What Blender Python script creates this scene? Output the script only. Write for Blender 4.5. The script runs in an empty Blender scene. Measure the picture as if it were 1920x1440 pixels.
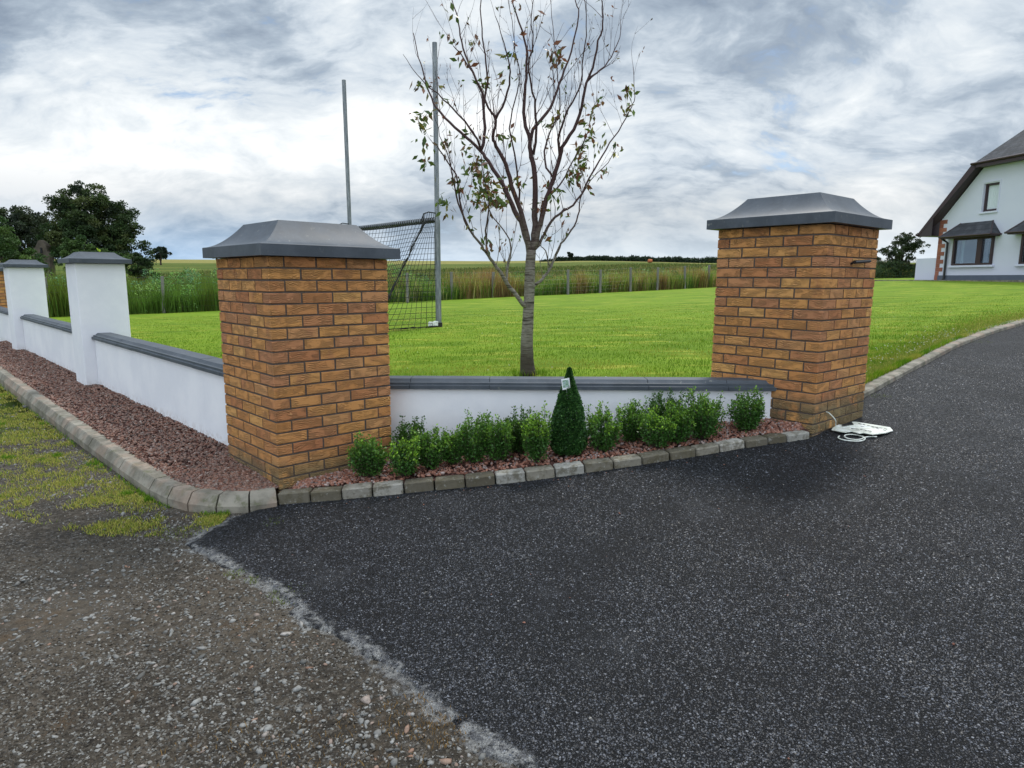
import bpy, math, random
import numpy as np
from mathutils import Vector, Matrix, noise as mnoise
random.seed(11)
R = np.random.default_rng(7)
SC = bpy.context.scene
COL = SC.collection
rad = math.radians

# ---------------------------------------------------------------- camera
f_, pi_, ro_ = 1230.96, 0.1583, 0.0055
fw = Vector((0, math.cos(pi_), -math.sin(pi_)))
up0 = Vector((0, math.sin(pi_), math.cos(pi_)))
rt = math.cos(ro_) * Vector((1, 0, 0)) + math.sin(ro_) * up0
up = -math.sin(ro_) * Vector((1, 0, 0)) + math.cos(ro_) * up0
cam = bpy.data.cameras.new("camera")
cam.sensor_width = 36.0
cam.lens = f_ / 1920 * 36
cam.clip_start = 0.05
cam.clip_end = 3000
co = bpy.data.objects.new("camera", cam)
COL.objects.link(co)
m4 = Matrix((rt, up, -fw)).transposed().to_4x4()
co.matrix_world = m4
SC.camera = co

# ---------------------------------------------------------------- light
SUN_EL, SUN_AZ = rad(52), rad(28)      # azimuth measured clockwise from +Y: ahead, a little to the right
w = bpy.data.worlds.new("World")
SC.world = w
w.use_nodes = True
nt = w.node_tree
nt.nodes.clear()
N = lambda t, **k: _node(nt, t, **k)
def _node(tree, t, **k):
    n = tree.nodes.new(t)
    for a, b in k.items():
        setattr(n, a, b)
    return n
class NT:
    """tiny node-graph helper"""
    def __init__(s, tree):
        s.t = tree
    def n(s, t, **k):
        return _node(s.t, t, **k)
    def l(s, a, b):
        s.t.links.new(a, b)
    def setin(s, node, i, v):
        if hasattr(v, 'is_output') or isinstance(v, bpy.types.NodeSocket):
            s.l(v, node.inputs[i])
        else:
            node.inputs[i].default_value = v
    def math(s, op, a, b=0.0, c=0.0, clamp=False):
        x = s.n('ShaderNodeMath', operation=op)
        x.use_clamp = clamp
        for i, v in enumerate((a, b, c)):
            s.setin(x, i, v)
        return x.outputs[0]
    def mix(s, f, a, b):
        x = s.n('ShaderNodeMix', data_type='RGBA')
        s.setin(x, 0, f)
        s.setin(x, 6, a if not isinstance(a, tuple) else (*a[:3], 1))
        s.setin(x, 7, b if not isinstance(b, tuple) else (*b[:3], 1))
        return x.outputs[2]
    def ss(s, v, lo, hi):
        x = s.n('ShaderNodeMapRange', interpolation_type='SMOOTHSTEP')
        s.setin(x, 0, v); s.setin(x, 1, lo); s.setin(x, 2, hi)
        return x.outputs[0]
    def ramp(s, v, stops):
        x = s.n('ShaderNodeValToRGB')
        s.l(v, x.inputs[0])
        e = x.color_ramp.elements
        while len(e) < len(stops):
            e.new(0.5)
        for el, (p, c) in zip(e, stops):
            el.position = p
            el.color = (*c, 1) if isinstance(c, tuple) else (c, c, c, 1)
        return x.outputs[0]
    def noise(s, vec, scale, detail=4, rough=.55, dist=0.0):
        x = s.n('ShaderNodeTexNoise')
        if vec is not None:
            s.l(vec, x.inputs['Vector'])
        x.inputs['Scale'].default_value = scale
        x.inputs['Detail'].default_value = detail
        x.inputs['Roughness'].default_value = rough
        x.inputs['Distortion'].default_value = dist
        return x.outputs[0]
    def voro(s, vec, scale, feature='F1', out='Distance', rnd=1.0):
        x = s.n('ShaderNodeTexVoronoi', feature=feature)
        if vec is not None:
            s.l(vec, x.inputs['Vector'])
        x.inputs['Scale'].default_value = scale
        x.inputs['Randomness'].default_value = rnd
        return x.outputs[out]
    def mapping(s, vec, scale=(1, 1, 1), loc=(0, 0, 0), rot=(0, 0, 0)):
        x = s.n('ShaderNodeMapping')
        s.l(vec, x.inputs[0])
        x.inputs['Scale'].default_value = scale
        x.inputs['Location'].default_value = loc
        x.inputs['Rotation'].default_value = rot
        return x.outputs[0]

g = NT(nt)
sky = g.n('ShaderNodeTexSky', sky_type='NISHITA')
sky.sun_disc = False
sky.sun_elevation = SUN_EL
sky.sun_rotation = SUN_AZ
sky.air_density = 1.0
sky.dust_density = 1.2
skyc = g.n('ShaderNodeVectorMath', operation='SCALE')
g.l(sky.outputs[0], skyc.inputs[0]); skyc.inputs[3].default_value = 0.085
tc = g.n('ShaderNodeTexCoord')
sep = g.n('ShaderNodeSeparateXYZ'); g.l(tc.outputs['Generated'], sep.inputs[0])
dx, dy, dz = sep.outputs
zz = g.math('MAXIMUM', dz, 0.0)
den = g.math('ADD', zz, 0.42)
cv = g.n('ShaderNodeCombineXYZ')
g.l(g.math('DIVIDE', dx, den), cv.inputs[0]); g.l(g.math('DIVIDE', dy, den), cv.inputs[1])
uv = cv.outputs[0]
# the cloud deck: broad masses, torn edges, soft wisps
wrp = g.n('ShaderNodeTexNoise'); g.l(g.mapping(uv, (2, 2, 1), (5, 1, 2)), wrp.inputs['Vector']); wrp.inputs['Scale'].default_value = 1.2; wrp.inputs['Detail'].default_value = 4
wv_ = g.n('ShaderNodeVectorMath', operation='SCALE'); g.l(wrp.outputs['Color'], wv_.inputs[0]); wv_.inputs[3].default_value = .26
wa = g.n('ShaderNodeVectorMath', operation='ADD'); g.l(uv, wa.inputs[0]); g.l(wv_.outputs[0], wa.inputs[1])
uvw = wa.outputs[0]
big = g.noise(g.mapping(uvw, (1.0, 1.25, 1), (0.4, 2.2, 0.3), (0, 0, rad(14))), 1.5, 3, .5)
mid = g.noise(g.mapping(uvw, (1, 1.3, 1), (7.7, 2.4, 4.0), (0, 0, rad(12))), 3.6, 8, .60)
fine = g.noise(g.mapping(uvw, (1, 1.6, 1), (1.2, .4, .9)), 11, 7, .62)
tot = g.math('ADD', g.math('ADD', g.math('MULTIPLY', big, .36), g.math('MULTIPLY', mid, .36)), g.math('MULTIPLY', fine, .28))
cover = g.ss(tot, .35, .45)
dark = g.noise(g.mapping(uvw, (1, 1.2, 1), (5.1, 8.8, 1.5)), 1.9, 6, .55)
lum = g.math('ADD', g.math('MULTIPLY', dark, .46), g.math('MULTIPLY', tot, .54))
lum = g.math('SUBTRACT', lum, g.math('MULTIPLY', g.ss(dz, .20, .40), .045))
lum = g.math('ADD', lum, .012)
ccol = g.ramp(lum, [(.41, (.21, .26, .33)), (.455, (.32, .38, .45)), (.495, (.49, .545, .60)), (.535, (.61, .65, .68)), (.60, (.80, .815, .82))])
blue = g.mix(g.ss(zz, 0.0, .30), (.40, .56, .76), (.24, .39, .62))
bmix = g.mix(.35, blue, skyc.outputs[0])
lowhaze = g.mix(g.ss(zz, 0.0, .16), g.mix(g.ss(dx, -.5, .15), (.33, .50, .72), (.60, .68, .75)), (0, 0, 0))
body = g.mix(cover, bmix, ccol)
hz = g.math('MULTIPLY', g.math('SUBTRACT', 1.0, g.ss(zz, .0, .17)), .72)
body = g.mix(hz, body, lowhaze)
# sky brightness added out of view, overhead and behind the viewer, as fill light
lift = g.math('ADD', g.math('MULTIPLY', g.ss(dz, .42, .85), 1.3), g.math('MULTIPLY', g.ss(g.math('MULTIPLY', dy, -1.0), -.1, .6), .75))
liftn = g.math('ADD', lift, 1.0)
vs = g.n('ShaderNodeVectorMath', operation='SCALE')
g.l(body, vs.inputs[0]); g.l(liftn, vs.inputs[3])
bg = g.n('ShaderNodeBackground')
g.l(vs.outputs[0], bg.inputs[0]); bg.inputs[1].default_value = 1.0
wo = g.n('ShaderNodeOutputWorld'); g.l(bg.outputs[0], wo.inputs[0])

sl = bpy.data.lights.new("sun", 'SUN')
sl.energy = 1.5
sl.angle = rad(10)
sl.color = (1.0, .95, .87)
so = bpy.data.objects.new("sun", sl)
COL.objects.link(so)
sdir = Vector((math.sin(SUN_AZ) * math.cos(SUN_EL), math.cos(SUN_AZ) * math.cos(SUN_EL), math.sin(SUN_EL)))
so.rotation_euler = sdir.to_track_quat('Z', 'Y').to_euler()
so.location = (0, 0, 20)

SC.view_settings.view_transform = 'Standard'
SC.view_settings.look = 'None'
SC.view_settings.exposure = 0.48
SC.view_settings.gamma = 1
SC.render.engine = 'CYCLES'

# ---------------------------------------------------------------- helpers
def basis(o):
    return basis(o.parent) @ o.matrix_basis if o.parent else o.matrix_basis.copy()

def new_mesh(name, V, F, mats, parent=None, mi=None, smooth=False, cols=None, sharp=None):
    """V (n,3) array, F list of faces or (m,k) array; one object"""
    me = bpy.data.meshes.new(name)
    V = np.asarray(V, np.float64)
    if parent is not None:                    # vertices come in scene coordinates, the mesh keeps its thing's own frame
        mi_ = np.array(basis(parent).inverted())
        V = V @ mi_[:3, :3].T + mi_[:3, 3]
    V = V.astype(np.float32)
    if isinstance(F, np.ndarray):
        m, k = F.shape
        me.vertices.add(len(V)); me.vertices.foreach_set('co', V.ravel())
        me.loops.add(m * k); me.loops.foreach_set('vertex_index', F.astype(np.int32).ravel())
        me.polygons.add(m)
        me.polygons.foreach_set('loop_start', np.arange(0, m * k, k, dtype=np.int32))
        me.polygons.foreach_set('loop_total', np.full(m, k, np.int32))
        me.update(calc_edges=True)
    else:
        me.from_pydata([tuple(map(float, v)) for v in V], [], F)
    if not isinstance(mats, (list, tuple)):
        mats = [mats]
    for m_ in mats:
        me.materials.append(m_)
    if mi is not None:
        me.polygons.foreach_set('material_index', np.asarray(mi, np.int32))
    if smooth:
        me.polygons.foreach_set('use_smooth', np.ones(len(me.polygons), bool))
        if sharp is not None:
            me.set_sharp_from_angle(angle=rad(sharp))
    if cols is not None:
        ca = me.color_attributes.new('Col', 'FLOAT_COLOR', 'POINT')
        c4 = np.ones((len(V), 4), np.float32); c4[:, :3] = cols
        ca.data.foreach_set('color', c4.ravel())
    me.update()
    o = bpy.data.objects.new(name, me)
    COL.objects.link(o)
    if parent is not None:
        o.parent = parent
    return o

def tag(o, label=None, cat=None, group=None, kind=None):
    if label: o['label'] = label
    if cat: o['category'] = cat
    if group: o['group'] = group
    if kind: o['kind'] = kind
    return o

def thing(name, label, cat, loc, group=None):
    o = bpy.data.objects.new(name, None)
    o.empty_display_size = .2
    COL.objects.link(o)
    o.location = loc
    return tag(o, label, cat, group)

class MB:
    def __init__(s):
        s.v = []; s.f = []; s.m = []
    def add(s, V, F, m=0):
        b = len(s.v)
        s.v += [tuple(v) for v in V]
        s.f += [tuple(i + b for i in q) for q in F]
        s.m += [m] * len(F)
    def box(s, c, h, ax=None, m=0, bev=0.0):
        """box centre c, half sizes h, axes ax (3 vectors); optional bevelled top/vertical edges by chamfer"""
        ax = ax or (Vector((1, 0, 0)), Vector((0, 1, 0)), Vector((0, 0, 1)))
        c = Vector(c)
        if bev <= 0:
            V = [c + ax[0] * (sx * h[0]) + ax[1] * (sy * h[1]) + ax[2] * (sz * h[2]) for sz in (-1, 1) for sy in (-1, 1) for sx in (-1, 1)]
            s.add(V, [(0, 2, 3, 1), (4, 5, 7, 6), (0, 1, 5, 4), (2, 6, 7, 3), (0, 4, 6, 2), (1, 3, 7, 5)], m)
            return
        b = bev
        V = []; F = []
        # chamfered box: 24 verts
        idx = {}
        for sx in (-1, 1):
            for sy in (-1, 1):
                for sz in (-1, 1):
                    for k in range(3):
                        hh = [h[0] - b, h[1] - b, h[2] - b]
                        hh[k] = h[k]
                        idx[(sx, sy, sz, k)] = len(V)
                        V.append(c + ax[0] * (sx * hh[0]) + ax[1] * (sy * hh[1]) + ax[2] * (sz * hh[2]))
        def q(*a): F.append([idx[t] for t in a])
        for sgn in (-1, 1):
            q((sgn, -1, -1, 0), (sgn, 1, -1, 0), (sgn, 1, 1, 0), (sgn, -1, 1, 0))
            q((-1, sgn, -1, 1), (1, sgn, -1, 1), (1, sgn, 1, 1), (-1, sgn, 1, 1))
            q((-1, -1, sgn, 2), (1, -1, sgn, 2), (1, 1, sgn, 2), (-1, 1, sgn, 2))
        for a in (-1, 1):
            for d in (-1, 1):
                q((a, d, -1, 0), (a, d, 1, 0), (a, d, 1, 1), (a, d, -1, 1))
                q((a, -1, d, 0), (a, 1, d, 0), (a, 1, d, 2), (a, -1, d, 2))
                q((-1, a, d, 1), (1, a, d, 1), (1, a, d, 2), (-1, a, d, 2))
        for sx in (-1, 1):
            for sy in (-1, 1):
                for sz in (-1, 1):
                    q((sx, sy, sz, 0), (sx, sy, sz, 1), (sx, sy, sz, 2))
        s.add(V, F, m)
    def tube(s, P, r, n=8, m=0, cap=True):
        P = [Vector(p) for p in P]
        rr = r if isinstance(r, (list, tuple)) else [r] * len(P)
        V = []; F = []
        ref = Vector((0, 0, 1))
        d0 = (P[1] - P[0]).normalized()
        u = d0.cross(ref)
        if u.length < 1e-3: u = d0.cross(Vector((1, 0, 0)))
        u.normalize()
        for i, p in enumerate(P):
            d = (P[min(i + 1, len(P) - 1)] - P[max(i - 1, 0)])
            if d.length < 1e-9: d = d0
            d.normalize()
            u = (u - d * u.dot(d))
            if u.length < 1e-6: u = d.orthogonal()
            u.normalize()
            v = d.cross(u)
            for k in range(n):
                a = 2 * math.pi * k / n
                V.append(p + (u * math.cos(a) + v * math.sin(a)) * rr[i])
        for i in range(len(P) - 1):
            for k in range(n):
                F.append((i * n + k, i * n + (k + 1) % n, (i + 1) * n + (k + 1) % n, (i + 1) * n + k))
        if cap:
            F.append(tuple(range(n - 1, -1, -1)))
            F.append(tuple(range((len(P) - 1) * n, len(P) * n)))
        s.add(V, F, m)
    def prism(s, poly, axis, depth, m=0):
        """extrude closed 3-D polygon along vector axis*depth"""
        n = len(poly)
        A = [Vector(p) for p in poly]; B = [p + Vector(axis) * depth for p in A]
        F = [tuple(range(n - 1, -1, -1)), tuple(range(n, 2 * n))]
        for i in range(n):
            F.append((i, (i + 1) % n, n + (i + 1) % n, n + i))
        s.add(A + B, F, m)
    def build(s, name, mats, parent=None, smooth=False, sharp=None, recalc=True):
        o = new_mesh(name, s.v, s.f, mats, parent, s.m, smooth, None, sharp)
        if recalc:
            import bmesh
            bm = bmesh.new(); bm.from_mesh(o.data)
            bmesh.ops.recalc_face_normals(bm, faces=bm.faces)
            bm.to_mesh(o.data); bm.free()
            if smooth and sharp is not None:
                o.data.set_sharp_from_angle(angle=rad(sharp))
        return o

def mat(name, fn, disp=None):
    m = bpy.data.materials.new(name)
    m.use_nodes = True
    t = m.node_tree
    t.nodes.clear()
    G = NT(t)
    out = G.n('ShaderNodeOutputMaterial')
    p = G.n('ShaderNodeBsdfPrincipled')
    G.l(p.outputs[0], out.inputs[0])
    G.p = p; G.out = out
    G.co = G.n('ShaderNodeTexCoord').outputs['Object']
    geo = G.n('ShaderNodeNewGeometry')
    G.isl = geo.outputs['Random Per Island']
    G.pos = geo.outputs['Position']
    fn(G)
    return m

def setp(G, **k):
    for a, b in k.items():
        nm = {'col': 'Base Color', 'rough': 'Roughness', 'spec': 'Specular IOR Level', 'metal': 'Metallic', 'trans': 'Transmission Weight', 'alpha': 'Alpha'}[a]
        if isinstance(b, tuple): b = (*b[:3], 1)
        G.setin(G.p, nm, b)

def bump(G, h, strength=.5, dist=.01, prev=None):
    b = G.n('ShaderNodeBump')
    b.inputs['Strength'].default_value = strength
    b.inputs['Distance'].default_value = dist
    G.l(h, b.inputs['Height'])
    if prev is not None: G.l(prev, b.inputs['Normal'])
    G.l(b.outputs[0], G.p.inputs['Normal'])
    return b.outputs[0]

# ---------------------------------------------------------------- materials
def m_brick(G):
    c = G.ramp(G.isl, [(0, (.47, .20, .065)), (.25, (.59, .285, .088)), (.45, (.42, .165, .070)), (.6, (.61, .32, .105)), (.78, (.52, .23, .078)), (.9, (.43, .19, .09)), (1, (.56, .28, .11))])
    n1 = G.noise(G.co, 9, 5, .6)
    c = G.mix(G.math('MULTIPLY', G.ss(n1, .50, .70), .55), c, (.34, .14, .07))
    n2 = G.noise(G.co, 160, 4, .7)
    c = G.mix(G.math('MULTIPLY', G.ss(n2, .5, .72), .35), c, (.62, .40, .20))
    n3 = G.noise(G.mapping(G.co, loc=(3, 1, 5)), 75, 3, .6)
    c = G.mix(G.math('MULTIPLY', G.ss(n3, .62, .72), .6), c, (.10, .045, .03))
    # splash dirt and green growth on the lowest courses
    sp = G.n('ShaderNodeSeparateXYZ'); G.l(G.co, sp.inputs[0])
    low = G.math('MULTIPLY', G.math('SUBTRACT', 1.0, G.ss(sp.outputs[2], .15, .36)), G.ss(G.noise(G.co, 6, 5, .65), .32, .50))
    c = G.mix(G.math('MULTIPLY', low, .85), c, (.13, .12, .07))
    setp(G, col=c, rough=.85, spec=.25)
    # rusticated wavy creases running along each brick
    s2 = G.n('ShaderNodeSeparateXYZ'); G.l(G.co, s2.inputs[0])
    cb = G.n('ShaderNodeCombineXYZ')
    along = G.math('ADD', s2.outputs[0], s2.outputs[1])
    G.l(along, cb.inputs[0]); G.l(G.math('MULTIPLY', G.isl, 9.0), cb.inputs[1]); G.l(s2.outputs[2], cb.inputs[2])
    wv = G.noise(G.mapping(cb.outputs[0], (26, 1, 9)), 1, 2, .5)
    ph = G.math('ADD', G.math('MULTIPLY', s2.outputs[2], 520.0), G.math('MULTIPLY', wv, 46.0))
    h = G.math('SINE', ph)
    amp = G.ss(G.noise(G.mapping(cb.outputs[0], (12, 1, 30)), 1, 2, .5), .35, .6)
    h = G.math('MULTIPLY', h, amp)
    c = G.mix(G.math('MULTIPLY', G.ss(h, .45, 1.0), .34), c, (.74, .47, .22))
    c = G.mix(G.math('MULTIPLY', G.ss(h, -.3, -1.0), .12), c, (.20, .085, .035))
    G.l(c, G.p.inputs['Base Color'])
    b = bump(G, h, .9, .005)
    bump(G, n2, .5, .003, b)
M_brick = mat('rustic brick', m_brick)

def m_mortar(G):
    n = G.noise(G.co, 120, 4, .7)
    sp = G.n('ShaderNodeSeparateXYZ'); G.l(G.co, sp.inputs[0])
    c = G.mix(G.ss(n, .35, .7), (.080, .062, .052), (.165, .13, .105))
    setp(G, col=c, rough=.95, spec=.1)
    bump(G, n, .6, .004)
M_mortar = mat('mortar', m_mortar)

def m_slate(G):
    n = G.noise(G.co, 5, 6, .62)
    c = G.mix(G.ss(n, .35, .7), (.045, .056, .070), (.074, .087, .104))
    n2 = G.noise(G.mapping(G.co, (1, 1, .3)), 38, 4, .7)
    c = G.mix(G.math('MULTIPLY', G.ss(n2, .60, .74), .35), c, (.22, .22, .21))
    li = G.noise(G.mapping(G.co, loc=(6, 2, 3)), 17, 6, .75)
    c = G.mix(G.math('MULTIPLY', G.ss(li, .62, .70), .55), c, (.25, .25, .22))
    dk = G.noise(G.mapping(G.co, loc=(2, 9, 3)), 3.5, 6, .7)
    c = G.mix(G.math('MULTIPLY', G.ss(dk, .52, .66), .35), c, (.035, .04, .045))
    f = G.noise(G.co, 240, 3, .6)
    setp(G, col=c, rough=G.math('ADD', .44, G.math('MULTIPLY', n, .26)), spec=.45)
    bump(G, f, .25, .0015)
M_slate = mat('slate grey masonry paint', m_slate)

def m_white(G):
    n = G.noise(G.co, 2.2, 6, .6)
    c = G.mix(G.ss(n, .35, .7), (.74, .745, .78), (.82, .82, .84))
    n2 = G.noise(G.co, 34, 5, .75)
    c = G.mix(G.math('MULTIPLY', G.ss(n2, .66, .74), .22), c, (.50, .47, .42))
    sp = G.n('ShaderNodeSeparateXYZ'); G.l(G.co, sp.inputs[0])
    low = G.math('MULTIPLY', G.math('SUBTRACT', 1.0, G.ss(sp.outputs[2], .01, .10)), G.ss(G.noise(G.co, 25, 4, .6), .42, .6))
    c = G.mix(G.math('MULTIPLY', low, .35), c, (.42, .34, .28))
    setp(G, col=c, rough=.8, spec=.25)
    bump(G, G.noise(G.co, 55, 5, .65), .25, .004, bump(G, G.noise(G.co, 4, 2), .25, .02))
M_white = mat('white render', m_white)
M_white2 = mat('cool white house render', lambda G: (setp(G, col=G.mix(G.noise(G.co, 1.2, 6, .6), (.58, .60, .72), (.67, .68, .77)), rough=.85, spec=.2), bump(G, G.noise(G.co, 40, 5, .7), .3, .006)))

def tar_cols(G):
    nz = G.n('ShaderNodeTexNoise'); G.l(G.co, nz.inputs['Vector']); nz.inputs['Scale'].default_value = 70; nz.inputs['Detail'].default_value = 3
    sc = G.n('ShaderNodeVectorMath', operation='SCALE'); G.l(nz.outputs['Color'], sc.inputs[0]); sc.inputs[3].default_value = .012
    ad = G.n('ShaderNodeVectorMath', operation='ADD'); G.l(G.co, ad.inputs[0]); G.l(sc.outputs[0], ad.inputs[1]); G.wco = ad.outputs[0]
    wob = G.noise(G.co, 1.1, 6, .62)
    v1 = G.voro(G.wco, 125, 'F1', 'Color')
    s1 = G.n('ShaderNodeSeparateColor'); G.l(v1, s1.inputs[0])
    ed = G.voro(G.wco, 125, 'DISTANCE_TO_EDGE', 'Distance')
    stone = G.ramp(s1.outputs[0], [(0, (.006, .0066, .008)), (.40, (.014, .015, .018)), (.68, (.030, .032, .040)), (.88, (.064, .069, .084)), (1, (.14, .148, .17))])
    c = G.mix(G.ss(ed, .04, .20), (.003, .003, .0035), stone)
    c = G.mix(G.math('MULTIPLY', G.math('SUBTRACT', 1.0, G.ss(wob, .38, .55)), .5), c, (.009, .009, .010))
    wz = G.noise(G.mapping(G.co, loc=(5, 2, 0)), .8, 8, .72)
    c = G.mix(G.math('MULTIPLY', G.ss(wz, .54, .68), .30), c, (.085, .088, .095))
    pat = G.voro(G.mapping(G.co, loc=(1.3, .2, 0)), 2.1, 'F1', 'Distance')
    pn = G.noise(G.co, 38, 5, .75)
    c = G.mix(G.math('MULTIPLY', G.math('MULTIPLY', G.math('SUBTRACT', 1.0, G.ss(pat, .03, .17)), G.ss(pn, .52, .60)), .55), c, (.20, .195, .19))
    fleck = G.voro(G.mapping(G.co, loc=(.3, .7, 0)), 23, 'F1', 'Distance')
    fc = G.voro(G.mapping(G.co, loc=(.3, .7, 0)), 23, 'F1', 'Color')
    s3 = G.n('ShaderNodeSeparateColor'); G.l(fc, s3.inputs[0])
    fl = G.math('MULTIPLY', G.math('LESS_THAN', fleck, .12), G.math('GREATER_THAN', s3.outputs[1], .90))
    c = G.mix(G.math('MULTIPLY', fl, .8), c, (.34, .32, .29))
    return c, ed, s1
def smear_mask(G, lo, hi):
    a = G.n('ShaderNodeAttribute'); a.attribute_name = 'edge'
    w1 = G.noise(G.co, 3.2, 3, .5); w2 = G.noise(G.mapping(G.co, loc=(3, 3, 0)), 21, 6, .72)
    d = G.math('ADD', a.outputs['Fac'], G.math('ADD', G.math('MULTIPLY', G.math('SUBTRACT', w1, .5), .16), G.math('MULTIPLY', G.math('SUBTRACT', w2, .5), .17)))
    m = G.math('MULTIPLY', G.ss(d, lo, lo + .022), G.math('SUBTRACT', 1.0, G.ss(d, hi - .03, hi)))
    holes = G.ss(G.noise(G.mapping(G.co, loc=(7, 1, 0)), 9, 6, .7), .40, .50)
    return G.math('MULTIPLY', m, holes)
def smear_col(G):
    n = G.noise(G.co, 30, 7, .72)
    c = G.mix(G.ss(n, .38, .62), (.10, .10, .105), (.30, .297, .285))
    n2 = G.noise(G.co, 150, 4, .7)
    return G.mix(G.math('MULTIPLY', G.ss(n2, .50, .60), .5), c, (.045, .045, .048))
def m_tarmac(G):
    c, ed, s1 = tar_cols(G)
    m = smear_mask(G, -.045, .055)
    c = G.mix(G.math('MULTIPLY', m, .85), c, smear_col(G))
    setp(G, col=c, rough=G.math('ADD', .46, G.math('MULTIPLY', s1.outputs[1], .35)), spec=.24)
    hh = G.math('ADD', G.math('MULTIPLY', G.math('MINIMUM', ed, .22), 2.2), G.math('MULTIPLY', s1.outputs[2], .9))
    hh = G.math('MULTIPLY', hh, G.math('SUBTRACT', 1.0, G.math('MULTIPLY', m, .6)))
    b = bump(G, hh, 1.0, .010)
    bump(G, G.noise(G.co, 380, 3, .7), .5, .002, b)
M_tarmac = mat('tarmac', m_tarmac)

def m_track(G):
    n = G.noise(G.co, 1.3, 8, .68)
    n2 = G.noise(G.co, 26, 7, .74)
    c = G.mix(G.ss(n, .38, .62), (.030, .024, .017), (.080, .064, .046))
    c = G.mix(G.math('MULTIPLY', G.ss(n2, .50, .62), .6), c, (.14, .12, .098))
    c = G.mix(G.math('MULTIPLY', G.math('SUBTRACT', 1.0, G.ss(n2, .36, .46)), .7), c, (.010, .008, .007))
    v = G.voro(G.co, 95, 'F1', 'Color'); s = G.n('ShaderNodeSeparateColor'); G.l(v, s.inputs[0])
    ed = G.voro(G.co, 95, 'DISTANCE_TO_EDGE', 'Distance')
    chip = G.math('MULTIPLY', G.math('GREATER_THAN', s.outputs[0], .60), G.ss(ed, .08, .16))
    chip = G.math('MULTIPLY', chip, G.ss(G.noise(G.mapping(G.co, loc=(8, 8, 0)), 2.2, 5, .65), .40, .52))
    cc = G.ramp(s.outputs[1], [(0, (.05, .05, .048)), (.5, (.11, .105, .098)), (1, (.22, .21, .195))])
    c = G.mix(G.math('MULTIPLY', chip, .8), c, cc)
    moss = G.math('MULTIPLY', G.ss(G.noise(G.mapping(G.co, loc=(9, 4, 0)), 2.4, 6, .7), .60, .72), .5)
    c = G.mix(moss, c, (.10, .060, .028))
    m = smear_mask(G, -.05, .07)
    c = G.mix(G.math('MULTIPLY', m, .8), c, smear_col(G))
    setp(G, col=c, rough=.85, spec=.25)
    h = G.math('ADD', G.math('MULTIPLY', n2, 1.0), G.math('MULTIPLY', chip, .6))
    b = bump(G, h, 1.0, .016)
    bump(G, G.noise(G.co, 190, 5, .75), .8, .004, b)
M_track = mat('gravel track', m_track)

def m_island(stops, rough=.8, spec=.3, nscale=0, bmp=0):
    def fn(G):
        c = G.ramp(G.isl, stops)
        if nscale:
            n = G.noise(G.co, nscale, 4, .65)
            c = G.mix(G.math('MULTIPLY', G.ss(n, .4, .7), .4), c, tuple(x * .55 for x in stops[0][1]))
            if bmp: bump(G, n, .5, bmp)
        setp(G, col=c, rough=rough, spec=spec)
    return fn
M_redstone = mat('red granite chips', m_island([(0, (.12, .050, .034)), (.2, (.25, .105, .070)), (.4, (.34, .16, .11)), (.55, (.18, .075, .052)), (.72, (.40, .22, .165)), (.86, (.19, .155, .15)), (1, (.42, .33, .30))], .75, .3, 90))
M_darkred = mat('mixed red chips', m_island([(0, (.070, .034, .025)), (.2, (.185, .080, .055)), (.4, (.27, .145, .10)), (.55, (.135, .105, .09)), (.72, (.33, .20, .155)), (.86, (.11, .052, .040)), (1, (.36, .29, .25))], .75, .3, 90))
M_greystone = mat('grey track stones', m_island([(0, (.08, .078, .072)), (.3, (.17, .168, .158)), (.5, (.27, .265, .25)), (.7, (.12, .115, .105)), (.88, (.27, .265, .25)), (.96, (.24, .13, .08)), (1, (.36, .36, .34))], .7, .35, 70))
M_chip = mat('tarmac chippings', m_island([(0, (.006, .0066, .008)), (.35, (.013, .0145, .018)), (.6, (.028, .031, .038)), (.82, (.060, .065, .078)), (.95, (.095, .10, .118)), (1, (.17, .18, .20))], .46, .35))
M_grit = mat('track grit', m_island([(0, (.020, .016, .012)), (.35, (.042, .035, .026)), (.6, (.080, .069, .054)), (.85, (.13, .124, .112)), (1, (.24, .235, .22))], .85, .25))
M_bed = mat('gravel bed soil', lambda G: (setp(G, col=G.mix(G.ss(G.noise(G.co, 60, 5, .7), .4, .65), (.05, .028, .024), (.17, .085, .07)), rough=.95, spec=.1), bump(G, G.noise(G.co, 60, 5, .7), .8, .01)))

def m_conc(G):
    n = G.noise(G.co, 5, 7, .66)
    c = G.mix(G.ss(n, .36, .66), (.14, .127, .10), (.28, .255, .21))
    n2 = G.noise(G.mapping(G.co, loc=(4, 4, 4)), 13, 6, .7)
    c = G.mix(G.math('MULTIPLY', G.ss(n2, .52, .66), .65), c, (.10, .105, .055))
    n3 = G.noise(G.mapping(G.co, loc=(1, 7, 2)), 2.3, 4, .6)
    c = G.mix(G.math('MULTIPLY', G.ss(n3, .5, .62), .4), c, (.36, .25, .19))
    setp(G, col=c, rough=.88, spec=.25)
    bump(G, G.noise(G.co, 90, 5, .7), .5, .004, bump(G, n2, .4, .008))
M_conc = mat('weathered concrete kerb', m_conc)

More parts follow.
